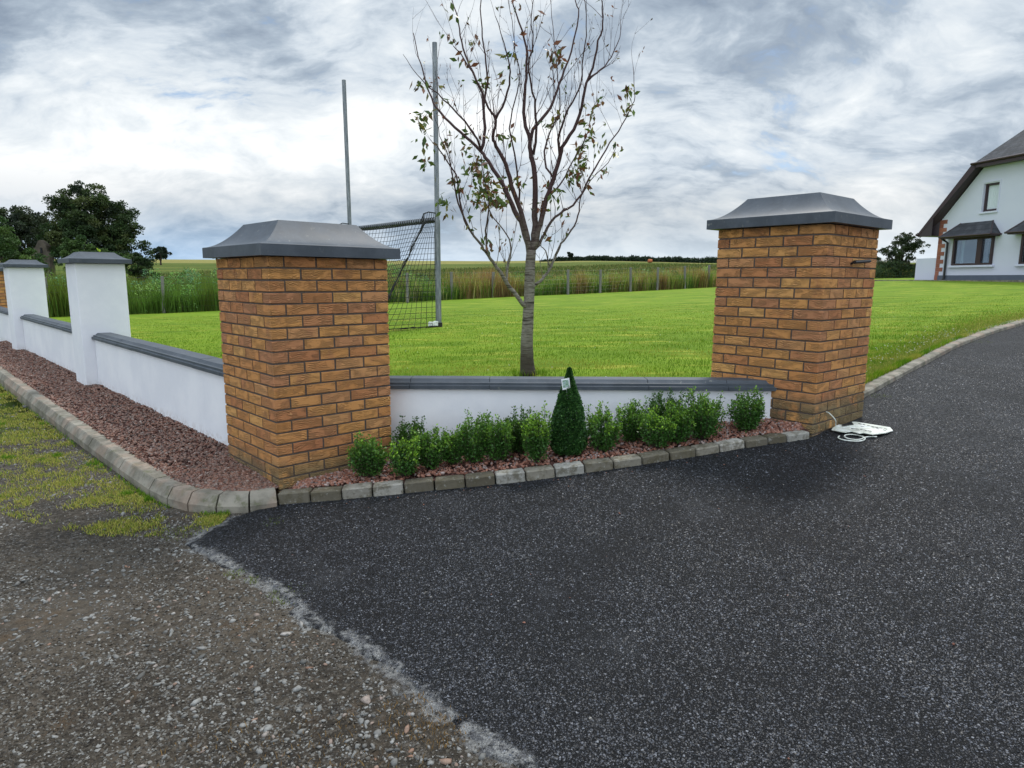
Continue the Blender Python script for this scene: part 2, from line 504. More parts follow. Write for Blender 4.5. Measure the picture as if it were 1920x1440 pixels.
def m_sett(G):
    oi = G.n('ShaderNodeObjectInfo').outputs['Random']
    c = G.ramp(oi, [(0, (.085, .072, .048)), (.22, (.22, .20, .16)), (.36, (.075, .063, .042)), (.52, (.42, .41, .375)), (.66, (.13, .108, .07)), (.82, (.36, .34, .30)), (1, (.10, .085, .055))])
    n = G.noise(G.co, 16, 6, .7)
    c = G.mix(G.math('MULTIPLY', G.ss(n, .45, .62), .7), c, (.085, .072, .042))
    n2 = G.noise(G.mapping(G.co, loc=(2, 8, 1)), 30, 5, .7)
    c = G.mix(G.math('MULTIPLY', G.ss(n2, .56, .7), .5), c, (.42, .42, .38))
    setp(G, col=c, rough=.85, spec=.3)
    bump(G, n2, .6, .006, bump(G, n, .5, .012))
M_sett = mat('worn stone sett', m_sett)

def m_leafcol(rough=.5, tr=.25, spec=.35):
    def fn(G):
        a = G.n('ShaderNodeVertexColor'); a.layer_name = 'Col'
        c = a.outputs[0]
        hs = G.n('ShaderNodeHueSaturation')
        G.l(c, hs.inputs['Color'])
        G.l(G.math('ADD', .72, G.math('MULTIPLY', G.isl, .56)), hs.inputs['Value'])
        setp(G, col=hs.outputs[0], rough=rough, spec=spec)
        tb = G.n('ShaderNodeBsdfTranslucent'); G.l(hs.outputs[0], tb.inputs[0])
        mx = G.n('ShaderNodeMixShader'); mx.inputs[0].default_value = tr
        G.l(G.p.outputs[0], mx.inputs[1]); G.l(tb.outputs[0], mx.inputs[2])
        G.l(mx.outputs[0], G.out.inputs[0])
    return fn
M_leaf = mat('leaf', m_leafcol(.40, .3, .35))
M_grass = mat('grass blades', m_leafcol(.8, .4, .12))
M_farleaf = mat('far foliage', m_leafcol(.65, .2))

def m_lawn(G):
    sq = G.n('ShaderNodeSeparateXYZ'); G.l(G.co, sq.inputs[0]); G.sepy = sq.outputs[1]
    n = G.noise(G.mapping(G.co, (1, 2.6, 1)), .55, 7, .62)
    c = G.mix(G.ss(n, .35, .65), (.100, .172, .008), (.155, .238, .013))
    n2 = G.noise(G.mapping(G.co, (1, 3.2, 1), (4, 9, 0)), .9, 7, .7)
    c = G.mix(G.math('MULTIPLY', G.ss(n2, .52, .64), .75), c, (.33, .33, .045))
    mw = G.math('SINE', G.math('ADD', G.math('MULTIPLY', G.math('ADD', G.noise(G.co, .25, 3), 0.0), 9.0), G.math('MULTIPLY', G.sepy, 7.5)))
    c = G.mix(G.math('MULTIPLY', G.ss(mw, -.2, .9), .25), c, (.20, .30, .025))
    n3 = G.noise(G.co, 14, 6, .75)
    c = G.mix(G.math('MULTIPLY', G.ss(n3, .45, .7), .45), c, (.075, .16, .008))
    setp(G, col=c, rough=.9, spec=.12)
    bump(G, G.noise(G.co, 60, 5, .8), .7, .012)
M_lawn = mat('mown lawn', m_lawn)

def m_field(G):
    sp = G.n('ShaderNodeSeparateXYZ'); G.l(G.co, sp.inputs[0])
    n = G.noise(G.mapping(G.co, (1, 3, 1)), .06, 7, .65)
    near = G.mix(G.ss(n, .4, .62), (.070, .105, .024), (.135, .155, .036))
    gold = G.mix(G.ss(G.noise(G.mapping(G.co, (1, 6, 1)), .03, 5, .6), .42, .6), (.22, .20, .06), (.27, .25, .09))
    dist = G.math('ADD', sp.outputs[1], G.math('MULTIPLY', n, 45.0))
    c = G.mix(G.ss(dist, 175, 200), near, gold)
    greenfar = G.math('MULTIPLY', G.ss(sp.outputs[0], 14, 30), G.ss(dist, 215, 240))
    c = G.mix(greenfar, c, (.11, .21, .03))
    n2 = G.noise(G.co, 2.2, 7, .7)
    c = G.mix(G.math('MULTIPLY', G.ss(n2, .45, .7), .4), c, (.06, .09, .02))
    setp(G, col=c, rough=.95, spec=.05)
    bump(G, n2, .8, .3)
M_field = mat('crop field', m_field)

def m_bark(G):
    ob = G.co
    sp = G.n('ShaderNodeSeparateXYZ'); G.l(ob, sp.inputs[0])
    band = G.noise(G.mapping(ob, (6, 6, 55)), 1, 5, .6, .6)
    hgt = G.ss(sp.outputs[2], .9, 1.9)
    young = (.055, .026, .024)
    c = G.ramp(band, [(.36, (.040, .034, .026)), (.45, (.13, .115, .088)), (.54, (.24, .225, .18)), (.66, (.10, .088, .066))])
    low = G.math('MULTIPLY', G.math('SUBTRACT', 1.0, G.ss(sp.outputs[2], .12, .50)), .9)
    c = G.mix(low, c, (.035, .026, .018))
    c = G.mix(hgt, c, young)
    setp(G, col=c, rough=.7, spec=.3)
    bump(G, band, .8, .01, bump(G, G.noise(ob, 60, 5, .7), .5, .004))
M_bark = mat('cherry bark', m_bark)
M_twig = mat('twig bark', lambda G: setp(G, col=(.05, .035, .025), rough=.8))

def m_galv(G):
    n = G.noise(G.mapping(G.co, (1, 1, .15)), 22, 6, .7)
    c = G.mix(G.ss(n, .4, .65), (.14, .155, .17), (.27, .285, .30))
    setp(G, col=c, rough=.5, spec=.5, metal=.35)
M_galv = mat('galvanised steel', m_galv)
M_net = mat('black netting', lambda G: setp(G, col=(.012, .012, .012), rough=.8))
M_wood = mat('weathered fence wood', lambda G: (setp(G, col=G.mix(G.noise(G.mapping(G.co, (20, 20, 2)), 1, 5, .7), (.10, .095, .085), (.27, .26, .235)), rough=.9, spec=.1)))
M_wire = mat('fence wire', lambda G: setp(G, col=(.07, .07, .065), rough=.5, metal=.6))
M_pvc = mat('white plastic', lambda G: (setp(G, col=G.mix(G.ss(G.noise(G.co, 14, 5, .7), .45, .65), (.60, .63, .56), (.80, .82, .80)), rough=.45)))
M_card = mat('white card', lambda G: setp(G, col=(.85, .87, .88), rough=.35))
M_black = mat('black paint flakes and unlit dark', lambda G: setp(G, col=(.015, .016, .018), rough=.4))
def m_roof(G):
    br = G.n('ShaderNodeTexBrick')
    G.l(G.co, br.inputs[0])
    n = G.noise(G.co, 3, 6, .7)
    c = G.mix(G.ss(n, .4, .66), (.030, .032, .038), (.068, .070, .080))
    sp = G.n('ShaderNodeSeparateXYZ'); G.l(G.co, sp.inputs[0])
    row = G.math('FRACT', G.math('MULTIPLY', sp.outputs[2], 4.4))
    c = G.mix(G.math('MULTIPLY', G.math('LESS_THAN', row, .14), .6), c, (.012, .012, .014))
    setp(G, col=c, rough=.6, spec=.35)
    bump(G, row, .6, .03)
M_roof = mat('dark slate roof', m_roof)
M_brown = mat('dark brown upvc', lambda G: setp(G, col=(.040, .020, .022), rough=.35, spec=.5))
M_soffit = mat('brown soffit board', lambda G: setp(G, col=(.048, .034, .040), rough=.5, spec=.4))
M_plinth = mat('grey blue plinth paint', lambda G: setp(G, col=G.mix(G.noise(G.co, 4, 5), (.075, .095, .13), (.12, .14, .175)), rough=.8))
M_quoin = mat('red quoin brick', lambda G: (setp(G, col=G.ramp(G.isl, [(0, (.22, .075, .05)), (.5, (.34, .13, .08)), (1, (.27, .10, .07))]), rough=.85)))
def m_glass(G):
    setp(G, col=(.01, .012, .014), rough=.03, spec=.5)
    tr = G.n('ShaderNodeBsdfTransparent'); tr.inputs[0].default_value = (.75, .82, .85, 1)
    gl = G.n('ShaderNodeBsdfGlossy'); gl.inputs['Roughness'].default_value = .02
    lw = G.n('ShaderNodeLayerWeight'); lw.inputs[0].default_value = .45
    mx = G.n('ShaderNodeMixShader'); G.l(G.math('ADD', .06, G.math('MULTIPLY', lw.outputs['Fresnel'], .35)), mx.inputs[0])
    G.l(tr.outputs[0], mx.inputs[1]); G.l(gl.outputs[0], mx.inputs[2]); G.l(mx.outputs[0], G.out.inputs[0])
M_glass = mat('dark window glass', m_glass)
M_curtain = mat('net curtain', lambda G: setp(G, col=(.62, .68, .72), rough=.9))
M_stone = mat('old rubble stone', lambda G: (setp(G, col=G.mix(G.voro(G.co, 2.6, 'F1', 'Distance'), (.15, .12, .09), (.07, .06, .045)), rough=.95)))
M_rust = mat('rust orange', lambda G: setp(G, col=(.42, .13, .05), rough=.9))
M_tagpic = mat('label print', lambda G: (setp(G, col=G.ramp(G.noise(G.co, 45, 3, .6), [(.35, (.10, .22, .12)), (.5, (.45, .60, .50)), (.6, (.25, .35, .42)), (.7, (.7, .75, .7))]), rough=.3)))
# ---------------------------------------------------------------- ground heights
def Tz(x, y):
    """tarmac and track"""
    s = .8 * np.asarray(x, float) + .6 * np.asarray(y, float)
    xs = [-60, .6, 1.2, 2.5, 4.2, 4.9, 6.5, 15, 34, 80]
    zs = [-1.45, -1.45, -1.435, -1.312, -1.135, -1.10, -1.052, -.75, -.05, .4]
    return np.interp(s, xs, zs)
_cp = np.array([(.15, 7, -1.01), (-1, 5.4, -1.12), (.5, 5.4, -1.08), (2, 5.6, -1.03), (-1.5, 13.2, -.955), (-3.85, 15.9, -.965), (-12.7, 24, -1.29), (-4.4, 27.6, -.98), (-.9, 30.1, -.83), (4.4, 33, -.66), (11.1, 37.6, -.40), (20.9, 33, .07), (25.5, 24, .02), (24, 46, .17), (3.4, 6.3, -1.0), (6.2, 9.4, -.86), (9.2, 12.4, -.715), (15, 17.5, -.45), (-2.3, 5.6, -1.2), (-5.1, 8.6, -1.24), (-8.8, 12.4, -1.27), (-12.5, 16.5, -1.3), (-18, 24, -1.4), (8, 22, -.62), (2, 20, -.84), (14, 28, -.27), (-6, 13, -1.12), (30, 20, .05), (-25, 32, -1.45), (35, 60, .3), (0, 60, -.2), (-30, 60, -.9)])
def _U(r2): return np.where(r2 > 1e-9, .5 * r2 * np.log(np.maximum(r2, 1e-9)), 0)
_n = len(_cp)
_K = _U(((_cp[:, None, :2] - _cp[None, :, :2]) ** 2).sum(-1)) + np.eye(_n) * 1.5
_P = np.c_[np.ones(_n), _cp[:, :2]]
_A = np.zeros((_n + 3, _n + 3)); _A[:_n, :_n] = _K; _A[:_n, _n:] = _P; _A[_n:, :_n] = _P.T
_W = np.linalg.solve(_A, np.r_[_cp[:, 2], 0, 0, 0])
def Lz(x, y):
    """lawn"""
    x = np.asarray(x, float); y = np.asarray(y, float)
    r2 = (x[..., None] - _cp[:, 0]) ** 2 + (y[..., None] - _cp[:, 1]) ** 2
    return _U(r2) @ _W[:_n] + _W[_n] + _W[_n + 1] * x + _W[_n + 2] * y
FENCE = np.array([(-34, 13.5), (-12.67, 24), (-2.66, 29), (11.1, 37.6), (24.5, 46), (60, 68)])
def fence_y(x): return np.interp(x, FENCE[:, 0], FENCE[:, 1])
def Gz(x, y):
    """open country beyond the fence"""
    x = np.asarray(x, float); y = np.asarray(y, float)
    fy = fence_y(x)
    d = np.maximum(y - fy, 0)
    base = Lz(np.clip(x, -25, 35), np.minimum(np.clip(fy, 0, 50), y))
    rise = np.interp(d, [0, 15, 60, 130, 250, 900], [0, .22, 2.0, 4.6, 8.2, 26])
    right = 0
    return base + rise + right

def grid_sheet(name, xs, ys_of, zf, m, kind='structure'):
    """columns along u with per-row x limits: xs(y)->(x0,x1)"""
    pass

def sheet(name, X, Y, Z, mt, kind='structure', parent=None, keep=None):
    ny, nx = X.shape
    V = np.stack([X.ravel(), Y.ravel(), Z.ravel()], 1)
    i = np.arange(ny * nx).reshape(ny, nx)
    F = np.stack([i[:-1, :-1].ravel(), i[:-1, 1:].ravel(), i[1:, 1:].ravel(), i[1:, :-1].ravel()], 1)
    if keep is not None:
        F = F[keep[:-1, :-1].ravel()]
    o = new_mesh(name, V, F, mt, parent, smooth=True)
    if kind: o['kind'] = kind
    return o

# country sheet: everything under and beyond
gx = np.concatenate([-np.geomspace(900, 30, 40), np.linspace(-29, 40, 90), np.geomspace(41, 900, 40)])
gy = np.concatenate([np.linspace(-40, -6, 8), np.linspace(-5, 70, 110), np.geomspace(71, 1500, 60)])
X, Y = np.meshgrid(gx, gy)
Z = Gz(X, Y)
near = Y < fence_y(X) + .5
inner = np.minimum(Lz(np.clip(X, -25, 35), np.clip(Y, 3, 50)), Tz(X, Y)) - .22
Z = np.where(near, np.where(Y < fence_y(X) - 1, inner, Z - .1), Z)
sheet('field', X, Y, Z, M_field)

# distant low ridge
xr = np.linspace(2, 120, 60); rr = []
# lawn sheet
LW0 = np.array([(-25, 28.75), (-12.98, 16.33), (-9.05, 12.26), (-5.3, 8.38), (-2.35, 5.32), (-1.9, 4.98), (-.9, 5.0), (2.2, 5.0), (2.7, 5.5)])   # inner foot of the boundary walls
KERB = np.array([(2.83, 5.5), (3.32, 6.06), (4.34, 7.16), (6.16, 9.11), (7.83, 10.71), (9.34, 12.01), (12.2, 14.1), (16, 16.2), (21, 18.2), (30, 20.5), (48, 24)])
def kerb_y(x): return np.interp(x, KERB[:, 0], KERB[:, 1])
def lawn_lo(x):
    return np.where(x < 2.7, np.interp(x, LW0[:, 0], LW0[:, 1]), kerb_y(x) + .1)
lx = np.concatenate([np.linspace(-25, -4, 60), np.linspace(-3.9, 4, 120), np.linspace(4.1, 47, 160)])
tt = np.linspace(0, 1, 150) ** 1.7
X = np.repeat(lx[None, :], len(tt), 0)
lo = lawn_lo(lx)
hi = np.maximum(fence_y(lx) + .4, lo + .5)
Y = lo[None, :] + (hi - lo)[None, :] * tt[:, None]
Z = Lz(X, Y)
Z = Z + .006 * np.sin(X * 5.1) * np.sin(Y * 4.3)
sheet('lawn', X, Y, Z, M_lawn)

# track (everything on the road side), then tarmac laid on it
def wobble(x, y, a=.01): return a * (np.sin(x * 2.3 + y * 1.1) * np.sin(y * 1.9 - x * .7) + .5 * np.sin(x * 6.1) * np.cos(y * 5.3))
gx = np.concatenate([np.linspace(-40, -9, 30), np.linspace(-8.9, 4, 260), np.linspace(4.2, 48, 70)])
gy = np.concatenate([np.linspace(-16, 1.2, 40), np.linspace(1.25, 12, 230), np.linspace(12.3, 46, 60)])
X, Y = np.meshgrid(gx, gy)
Zt = Tz(X, Y) + wobble(X, Y, .006) - .008
leftwall = np.interp(X, [-40, -12.5, -5.3, -2.2, -1.5, 3, 48], [44, 16.6, 9.0, 5.7, 5.3, 5.2, 5.2])
sheet('track', X, Y, Zt, M_track, keep=(Y < leftwall) & (Y < kerb_y(X) + .3))

EDGE = np.array([(.55, -16), (.5, -4), (.35, 0), (.16, 1.2), (.038, 1.766), (-.026, 1.81), (-.15, 1.93), (-.292, 2.093), (-.478, 2.283), (-.687, 2.467), (-.929, 2.68), (-1.161, 2.93), (-1.465, 3.161), (-1.764, 3.431), (-1.80, 3.60), (-1.72, 3.80), (-1.60, 3.95)])
def edge_x(y):
    j = .035 * np.sin(y * 9.0) + .022 * np.sin(y * 23 + 1) + .012 * np.sin(y * 57 + 2)
    return np.interp(y, EDGE[:, 1], EDGE[:, 0]) + j * np.clip((3.9 - y) * 3, 0, 1)
BACK = np.array([(-1.60, 3.95), (-1.48, 4.03), (-.9, 4.10), (.1, 4.20), (1.2, 4.40), (2.15, 4.62), (2.9, 5.32)])
BK = np.vstack([BACK, KERB[1:]])
ry = np.concatenate([np.linspace(-16, 1.2, 50), np.linspace(1.25, 7, 330), np.linspace(7.05, 23, 90)])
u = np.linspace(0, 1, 260) ** 1.35
rowsX = []; rowsY = []
for y in ry:
    x0 = edge_x(y) if y <= 3.95 else np.interp(y, BK[:, 1], BK[:, 0]) - .03
    x1 = 47.0
    rowsX.append(x0 + (x1 - x0) * u); rowsY.append(np.full(len(u), y))
X = np.array(rowsX); Y = np.array(rowsY)
Z = Tz(X, Y) + wobble(X, Y, .004) + .002
X[:, 0] -= .006
Z[:, 0] -= .014
sheet('tarmac', X, Y, Z, M_tarmac)

def seg_dist(X, Y):
    best = np.full(X.shape, 9.0); sgn = np.ones(X.shape)
    E_ = EDGE[2:-1]
    for a, b in zip(E_[:-1], E_[1:]):
        d = b - a; L2 = d @ d
        u = np.clip(((X - a[0]) * d[0] + (Y - a[1]) * d[1]) / L2, 0, 1)
        r = np.hypot(X - a[0] - u * d[0], Y - a[1] - u * d[1])
        cr = d[0] * (Y - a[1]) - d[1] * (X - a[0])
        sgn = np.where(r < best, np.where(cr < 0, 1, -1), sgn); best = np.minimum(best, r)
    return best * sgn
for nm in ('track', 'tarmac'):
    me = bpy.data.objects[nm].data
    c_ = np.empty(len(me.vertices) * 3, np.float32); me.vertices.foreach_get('co', c_); c_ = c_.reshape(-1, 3)
    at = me.attributes.new('edge', 'FLOAT', 'POINT'); at.data.foreach_set('value', seg_dist(c_[:, 0].astype(float), c_[:, 1].astype(float)).astype(np.float32))

# ---------------------------------------------------------------- stones
_ico_v = None
def ico():
    t = (1 + 5 ** .5) / 2
    v = np.array([(-1, t, 0), (1, t, 0), (-1, -t, 0), (1, -t, 0), (0, -1, t), (0, 1, t), (0, -1, -t), (0, 1, -t), (t, 0, -1), (t, 0, 1), (-t, 0, -1), (-t, 0, 1)], float)
    v /= np.linalg.norm(v[0])
    f = np.array([(0, 11, 5), (0, 5, 1), (0, 1, 7), (0, 7, 10), (0, 10, 11), (1, 5, 9), (5, 11, 4), (11, 10, 2), (10, 7, 6), (7, 1, 8), (3, 9, 4), (3, 4, 2), (3, 2, 6), (3, 6, 8), (3, 8, 9), (4, 9, 5), (2, 4, 11), (6, 2, 10), (8, 6, 7), (9, 8, 1)])
    return v, f
def rotmats(n, tilt):
    a = R.uniform(0, 2 * np.pi, n); tx = R.normal(0, tilt, n); ty = R.normal(0, tilt, n)
    ca, sa = np.cos(a), np.sin(a)
    Rz = np.zeros((n, 3, 3)); Rz[:, 0, 0] = ca; Rz[:, 0, 1] = -sa; Rz[:, 1, 0] = sa; Rz[:, 1, 1] = ca; Rz[:, 2, 2] = 1
    Rx = np.zeros((n, 3, 3)); Rx[:, 0, 0] = 1; Rx[:, 1, 1] = np.cos(tx); Rx[:, 1, 2] = -np.sin(tx); Rx[:, 2, 1] = np.sin(tx); Rx[:, 2, 2] = np.cos(tx)
    Ry = np.zeros((n, 3, 3)); Ry[:, 1, 1] = 1; Ry[:, 0, 0] = np.cos(ty); Ry[:, 0, 2] = np.sin(ty); Ry[:, 2, 0] = -np.sin(ty); Ry[:, 2, 2] = np.cos(ty)
    return Rx @ Ry @ Rz
def stones(name, P, size, mt, flat=.6, tilt=.5, kind='stuff', sink=.3, label=None):
    n = len(P)
    v, f = ico()
    D = 1 + R.uniform(-.42, .36, (n, 12, 1))
    S = size[:, None] * np.stack([R.uniform(.7, 1.4, n), R.uniform(.42, .9, n), R.uniform(.45, 1.1, n) * flat], 1)
    W = v[None] * D * S[:, None, :]
    W = np.einsum('nij,nkj->nki', rotmats(n, tilt), W)
    W += P[:, None, :]
    W[:, :, 2] += (size * flat * (1 - 2 * sink) * .5)[:, None]
    F = (f[None] + 12 * np.arange(n)[:, None, None]).reshape(-1, 3)
    o = new_mesh(name, W.reshape(-1, 3), F, mt)
    tag(o, label, None, None, kind)
    return o

# ---------------------------------------------------------------- boundary geometry (scene metres, eye at the origin)
LN = np.array((-1.5061, 4.1013)); LA = .7606; RN = np.array((2.1809, 4.6466)); RA = .7077; PW = .862
def er(a): return np.array((math.cos(a), math.sin(a)))
def el(a): return np.array((-math.sin(a), math.cos(a)))
G0 = np.array((-2.24, 5.028)); WD = np.array((-.6947, .7193)); WN = np.array((.7193, .6947))   # left wall: start, direction, inward normal

def cove_cap(mb, c, hx, zb, fh, ins, htop, ax, m=0):
    """square pier cap: upright fascia, hollow curved sides, flat top"""
    ax0, ax1 = ax
    rings = [(0, 0), (0, fh)]
    K = 12
    for k in range(0, K + 1):
        t = k / K
        rings.append((.004 + (ins - .004) * t, fh + .003 + (htop - fh - .003) * (t ** 1.75)))
    V = []
    for i_, z in rings:
        h = hx - i_
        for sx, sy in ((-1, -1), (1, -1), (1, 1), (-1, 1)):
            p = np.array(c[:2]) + ax0 * sx * h + ax1 * sy * h
            V.append((p[0], p[1], zb + z))
    F = [(3, 2, 1, 0)]
    for r_ in range(len(rings) - 1):
        for k in range(4):
            F.append((r_ * 4 + k, r_ * 4 + (k + 1) % 4, (r_ + 1) * 4 + (k + 1) % 4, (r_ + 1) * 4 + k))
    b = (len(rings) - 1) * 4
    F.append((b, b + 1, b + 2, b + 3))
    mb.add(V, F, m)

def brick_pier(label, base, ang, zbase, ztop, cap, courses_from_top=.075, group='brick gate piers', name='brick_pier'):
    """square brick pier, mortar core plus individual bricks in stretcher bond"""
    a0, a1 = er(ang), el(ang)
    c = base + (a0 + a1) * PW / 2
    t = thing(name, label, 'gate pier', (c[0], c[1], zbase), group)
    t.rotation_euler = (0, 0, ang)
    mb = MB()
    A = (Vector((*a0, 0)), Vector((*a1, 0)), Vector((0, 0, 1)))
    h = PW / 2
    mj = .0115
    mb.box((c[0], c[1], (zbase - .08 + ztop) / 2), (h - .0065, h - .0065, (ztop - zbase + .08) / 2), A, 1)
    def brick(cc_, hh_, la, vis):
        m0 = len(mb.m)
        mb.box(cc_, hh_, A, 0, .0026)
        for q, sg in ((0, 0), (3, 1)):
            if not vis[sg]: mb.m[m0 + q + la] = 1      # dark mortar colour put on joint faces imitates the recess shade
            mb.m[m0 + q + 2] = 1
    unit = (PW + mj) / 4; bl = unit - mj; half = bl / 2 - mj / 2
    k = 0; z = ztop
    while z > zbase - .05:
        zc = z - .0325
        rot = k % 2
        for side in range(2):
            sgn = -1 if side == 0 else 1
            # stretcher faces, four whole bricks through to both corners
            for j in range(4):
                u_ = -h + bl / 2 + j * unit
                jx, jd = random.uniform(-.0015, .0015), random.uniform(-.0006, .0010)
                off = sgn * (h - .05 + jd)
                cc = (u_, off) if rot else (off, u_)
                hh = (bl / 2, .05) if rot else (.05, bl / 2)
                p = c + a0 * (cc[0] + (jx if rot else 0)) + a1 * (cc[1] + (0 if rot else jx))
                brick((p[0], p[1], zc + random.uniform(-.0012, .0012)), (hh[0], hh[1], .0322 + random.uniform(-.001, .0006)), 0 if rot else 1, (j == 0, j == 3))
            # the other two faces: three whole bricks between the header ends
            for j in range(3):
                u_ = (j - 1) * unit
                jd = random.uniform(-.0006, .0010)
                off = sgn * (h - .05 + jd)
                cc = (off, u_) if rot else (u_, off)
                hh = (.05, bl / 2) if rot else (bl / 2, .05)
                p = c + a0 * cc[0] + a1 * cc[1]
                brick((p[0], p[1], zc + random.uniform(-.0012, .0012)), (hh[0], hh[1], .0322), 1 if rot else 0, (False, False))
        z -= .075; k += 1
    mb.build('brickwork', [M_brick, M_mortar], t, recalc=False)
    cm = MB()
    cove_cap(cm, c, h + .066, ztop + .004, .07, .215, cap, (a0, a1))
    cm.build('capstone', M_slate, t, smooth=True, sharp=28)
    return t, c

pL, cL = brick_pier('left orange brick gate pier, standing at the kerb corner left of the box plants', LN, LA, -1.47, .131, .232)
pR, cR = brick_pier('right orange brick gate pier beside the drive, with a small black bracket', RN, RA, -1.115, .391, .232)
mb = MB()
a0, a1 = er(RA), el(RA)
pb = RN + a0 * .40 - a1 * .025; pe = RN + a0 * .655 - a1 * .03
mb.tube([(pb[0], pb[1], .137), (pe[0], pe[1], .150)], .0125, 8)
mb.tube([(pb[0] - a1[0] * -.04, pb[1] + a1[1] * .04, .118), (pb[0], pb[1], .137)], .008, 8)
mb.build('metal_bracket', M_black, pR)

# third brick pier, far along the left wall, mostly hidden by the white pillars
CP = G0 + WD * 14.85 - WN * .13
brick_pier('distant brick pier at the far left, mostly hidden behind the white pillars', CP, LA, -1.33, .12, .2, group='brick gate piers')

# white rendered pillars
def pillar(label, s):
    a0 = WN; a1 = WD
    W2 = .265
    c = G0 + WD * (s + W2) + WN * (-.13 + W2)
    t = thing('white_pillar', label, 'pillar', (c[0], c[1], -1.33), 'white rendered wall pillars')
    t.rotation_euler = (0, 0, math.atan2(a0[1], a0[0]))
    A = (Vector((*a0, 0)), Vector((*a1, 0)), Vector((0, 0, 1)))
    mb = MB(); mb.box((c[0], c[1], (-1.42 + .16) / 2), (W2, W2, (.16 + 1.42) / 2), A, 0, .006)
    mb.build('shaft', M_white, t)
    cm = MB(); cove_cap(cm, c, W2 + .065, .163, .05, .15, .135, (a0, a1))
    cm.build('capstone', M_slate, t, smooth=True, sharp=28)
    return t, c
pA, cA = pillar('white rendered pillar nearest the left brick pier, with a sprig of yellow-green leaves on its cap', 4.10)
pB, cB = pillar('smaller-looking white rendered pillar farther left, standing in front of the distant brick pier', 9.46)

# leafy sprig growing behind / on the cap of the near white pillar
V = []; F = []; Cc = []
for k in range(7):
    a = R.uniform(0, 6.28); p = np.array((cA[0] + .06, cA[1] + .02, .305)); d = np.array((math.cos(a) * .6, math.sin(a) * .6, 1)) ; d /= np.linalg.norm(d)
    L = R.uniform(.03, .06); sd = np.cross(d, R.normal(size=3)); sd /= np.linalg.norm(sd)
    b = len(V); V += [p, p + d * L * .5 + sd * L * .3, p + d * L, p + d * L * .5 - sd * L * .3]; F.append((b, b + 1, b + 2, b + 3)); Cc += [(.45, .6, .06)] * 4
tag(new_mesh('sprig', V, F, M_leaf, cols=np.array(Cc)), 'tiny yellow-green sprig on top of the near white pillar cap', 'weed')

# walls with coping: profile across thickness (n), z relative
def wall_run(label, P0, D, Nn, s0, s1, ztop, zbot, thick, block, stub_ends=(0, 0), off=0):
    P = np.array(P0)
    mid = P + D * (s0 + s1) / 2 + Nn * thick / 2
    t = thing('white_wall', label, 'garden wall', (mid[0], mid[1], zbot), 'white rendered boundary walls')
    t.rotation_euler = (0, 0, math.atan2(D[1], D[0]))
    A = (Vector((*D, 0)), Vector((*Nn, 0)), Vector((0, 0, 1)))
    mb = MB()
    mb.box((mid[0], mid[1], (ztop + zbot - .08) / 2), ((s1 - s0) / 2, thick / 2, (ztop - zbot + .08) / 2), A, 0, .004)
    mb.build('rendered_wall', M_white, t)
    cm = MB()
    ov = .028
    prof = [(-ov, 0), (-ov, .027)]
    for k in range(7):
        q = k / 6
        prof.append((-ov + .003 + .062 * q, .029 + .043 * q ** 1.7))
    tw = thick
    full = prof + [(tw - a, b) for a, b in prof[::-1]]
    s = s0 + off
    first = True
    while s < s1 - 1e-3:
        e = min(s + block, s1)
        if first and off > 0 and s0 < s:
            e = s; s = s0
        first = False
        a_, b_ = s + .0022, e - .0022
        dz = random.uniform(-.0015, .0015); dn = random.uniform(-.0015, .0015)
        n = len(full); V = []
        for ss in (a_, b_):
            for nn, z in full:
                p = P + D * ss + Nn * (nn + dn)
                V.append((p[0], p[1], ztop + .002 + z + dz))
        F = [tuple(range(n - 1, -1, -1)), tuple(range(n, 2 * n))] + [(i, (i + 1) % n, n + (i + 1) % n, n + i) for i in range(n)]
        cm.add(V, F, 0)
        s = e
    # mortar line under and between the coping blocks
    p = mid; cm.box((p[0], p[1], ztop + .026), ((s1 - s0) / 2 - .004, thick / 2 + .012, .024), A, 1)
    cm.build('coping', [M_slate, M_slate], t, smooth=True, sharp=25)
    return t

wall_run('low white wall with grey coping between the two brick piers, behind the box plants', (-.90, 4.90), np.array((1., 0.)), np.array((0., 1.)), -.06, 2.915, -.823, -1.26, .215, .60, off=.19)
wall_run('low white wall running from the near brick pier to the nearer white pillar', G0, WD, WN, -.32, 4.10, -.748, -1.31, .215, .60, off=.3)
wall_run('low white wall between the two white pillars', G0, WD, WN, 4.63, 9.46, -.748, -1.32, .215, .60)
wall_run('last stretch of low white wall, beyond the farther white pillar at the left edge', G0, WD, WN, 9.99, 14.72, -.748, -1.33, .215, .60)

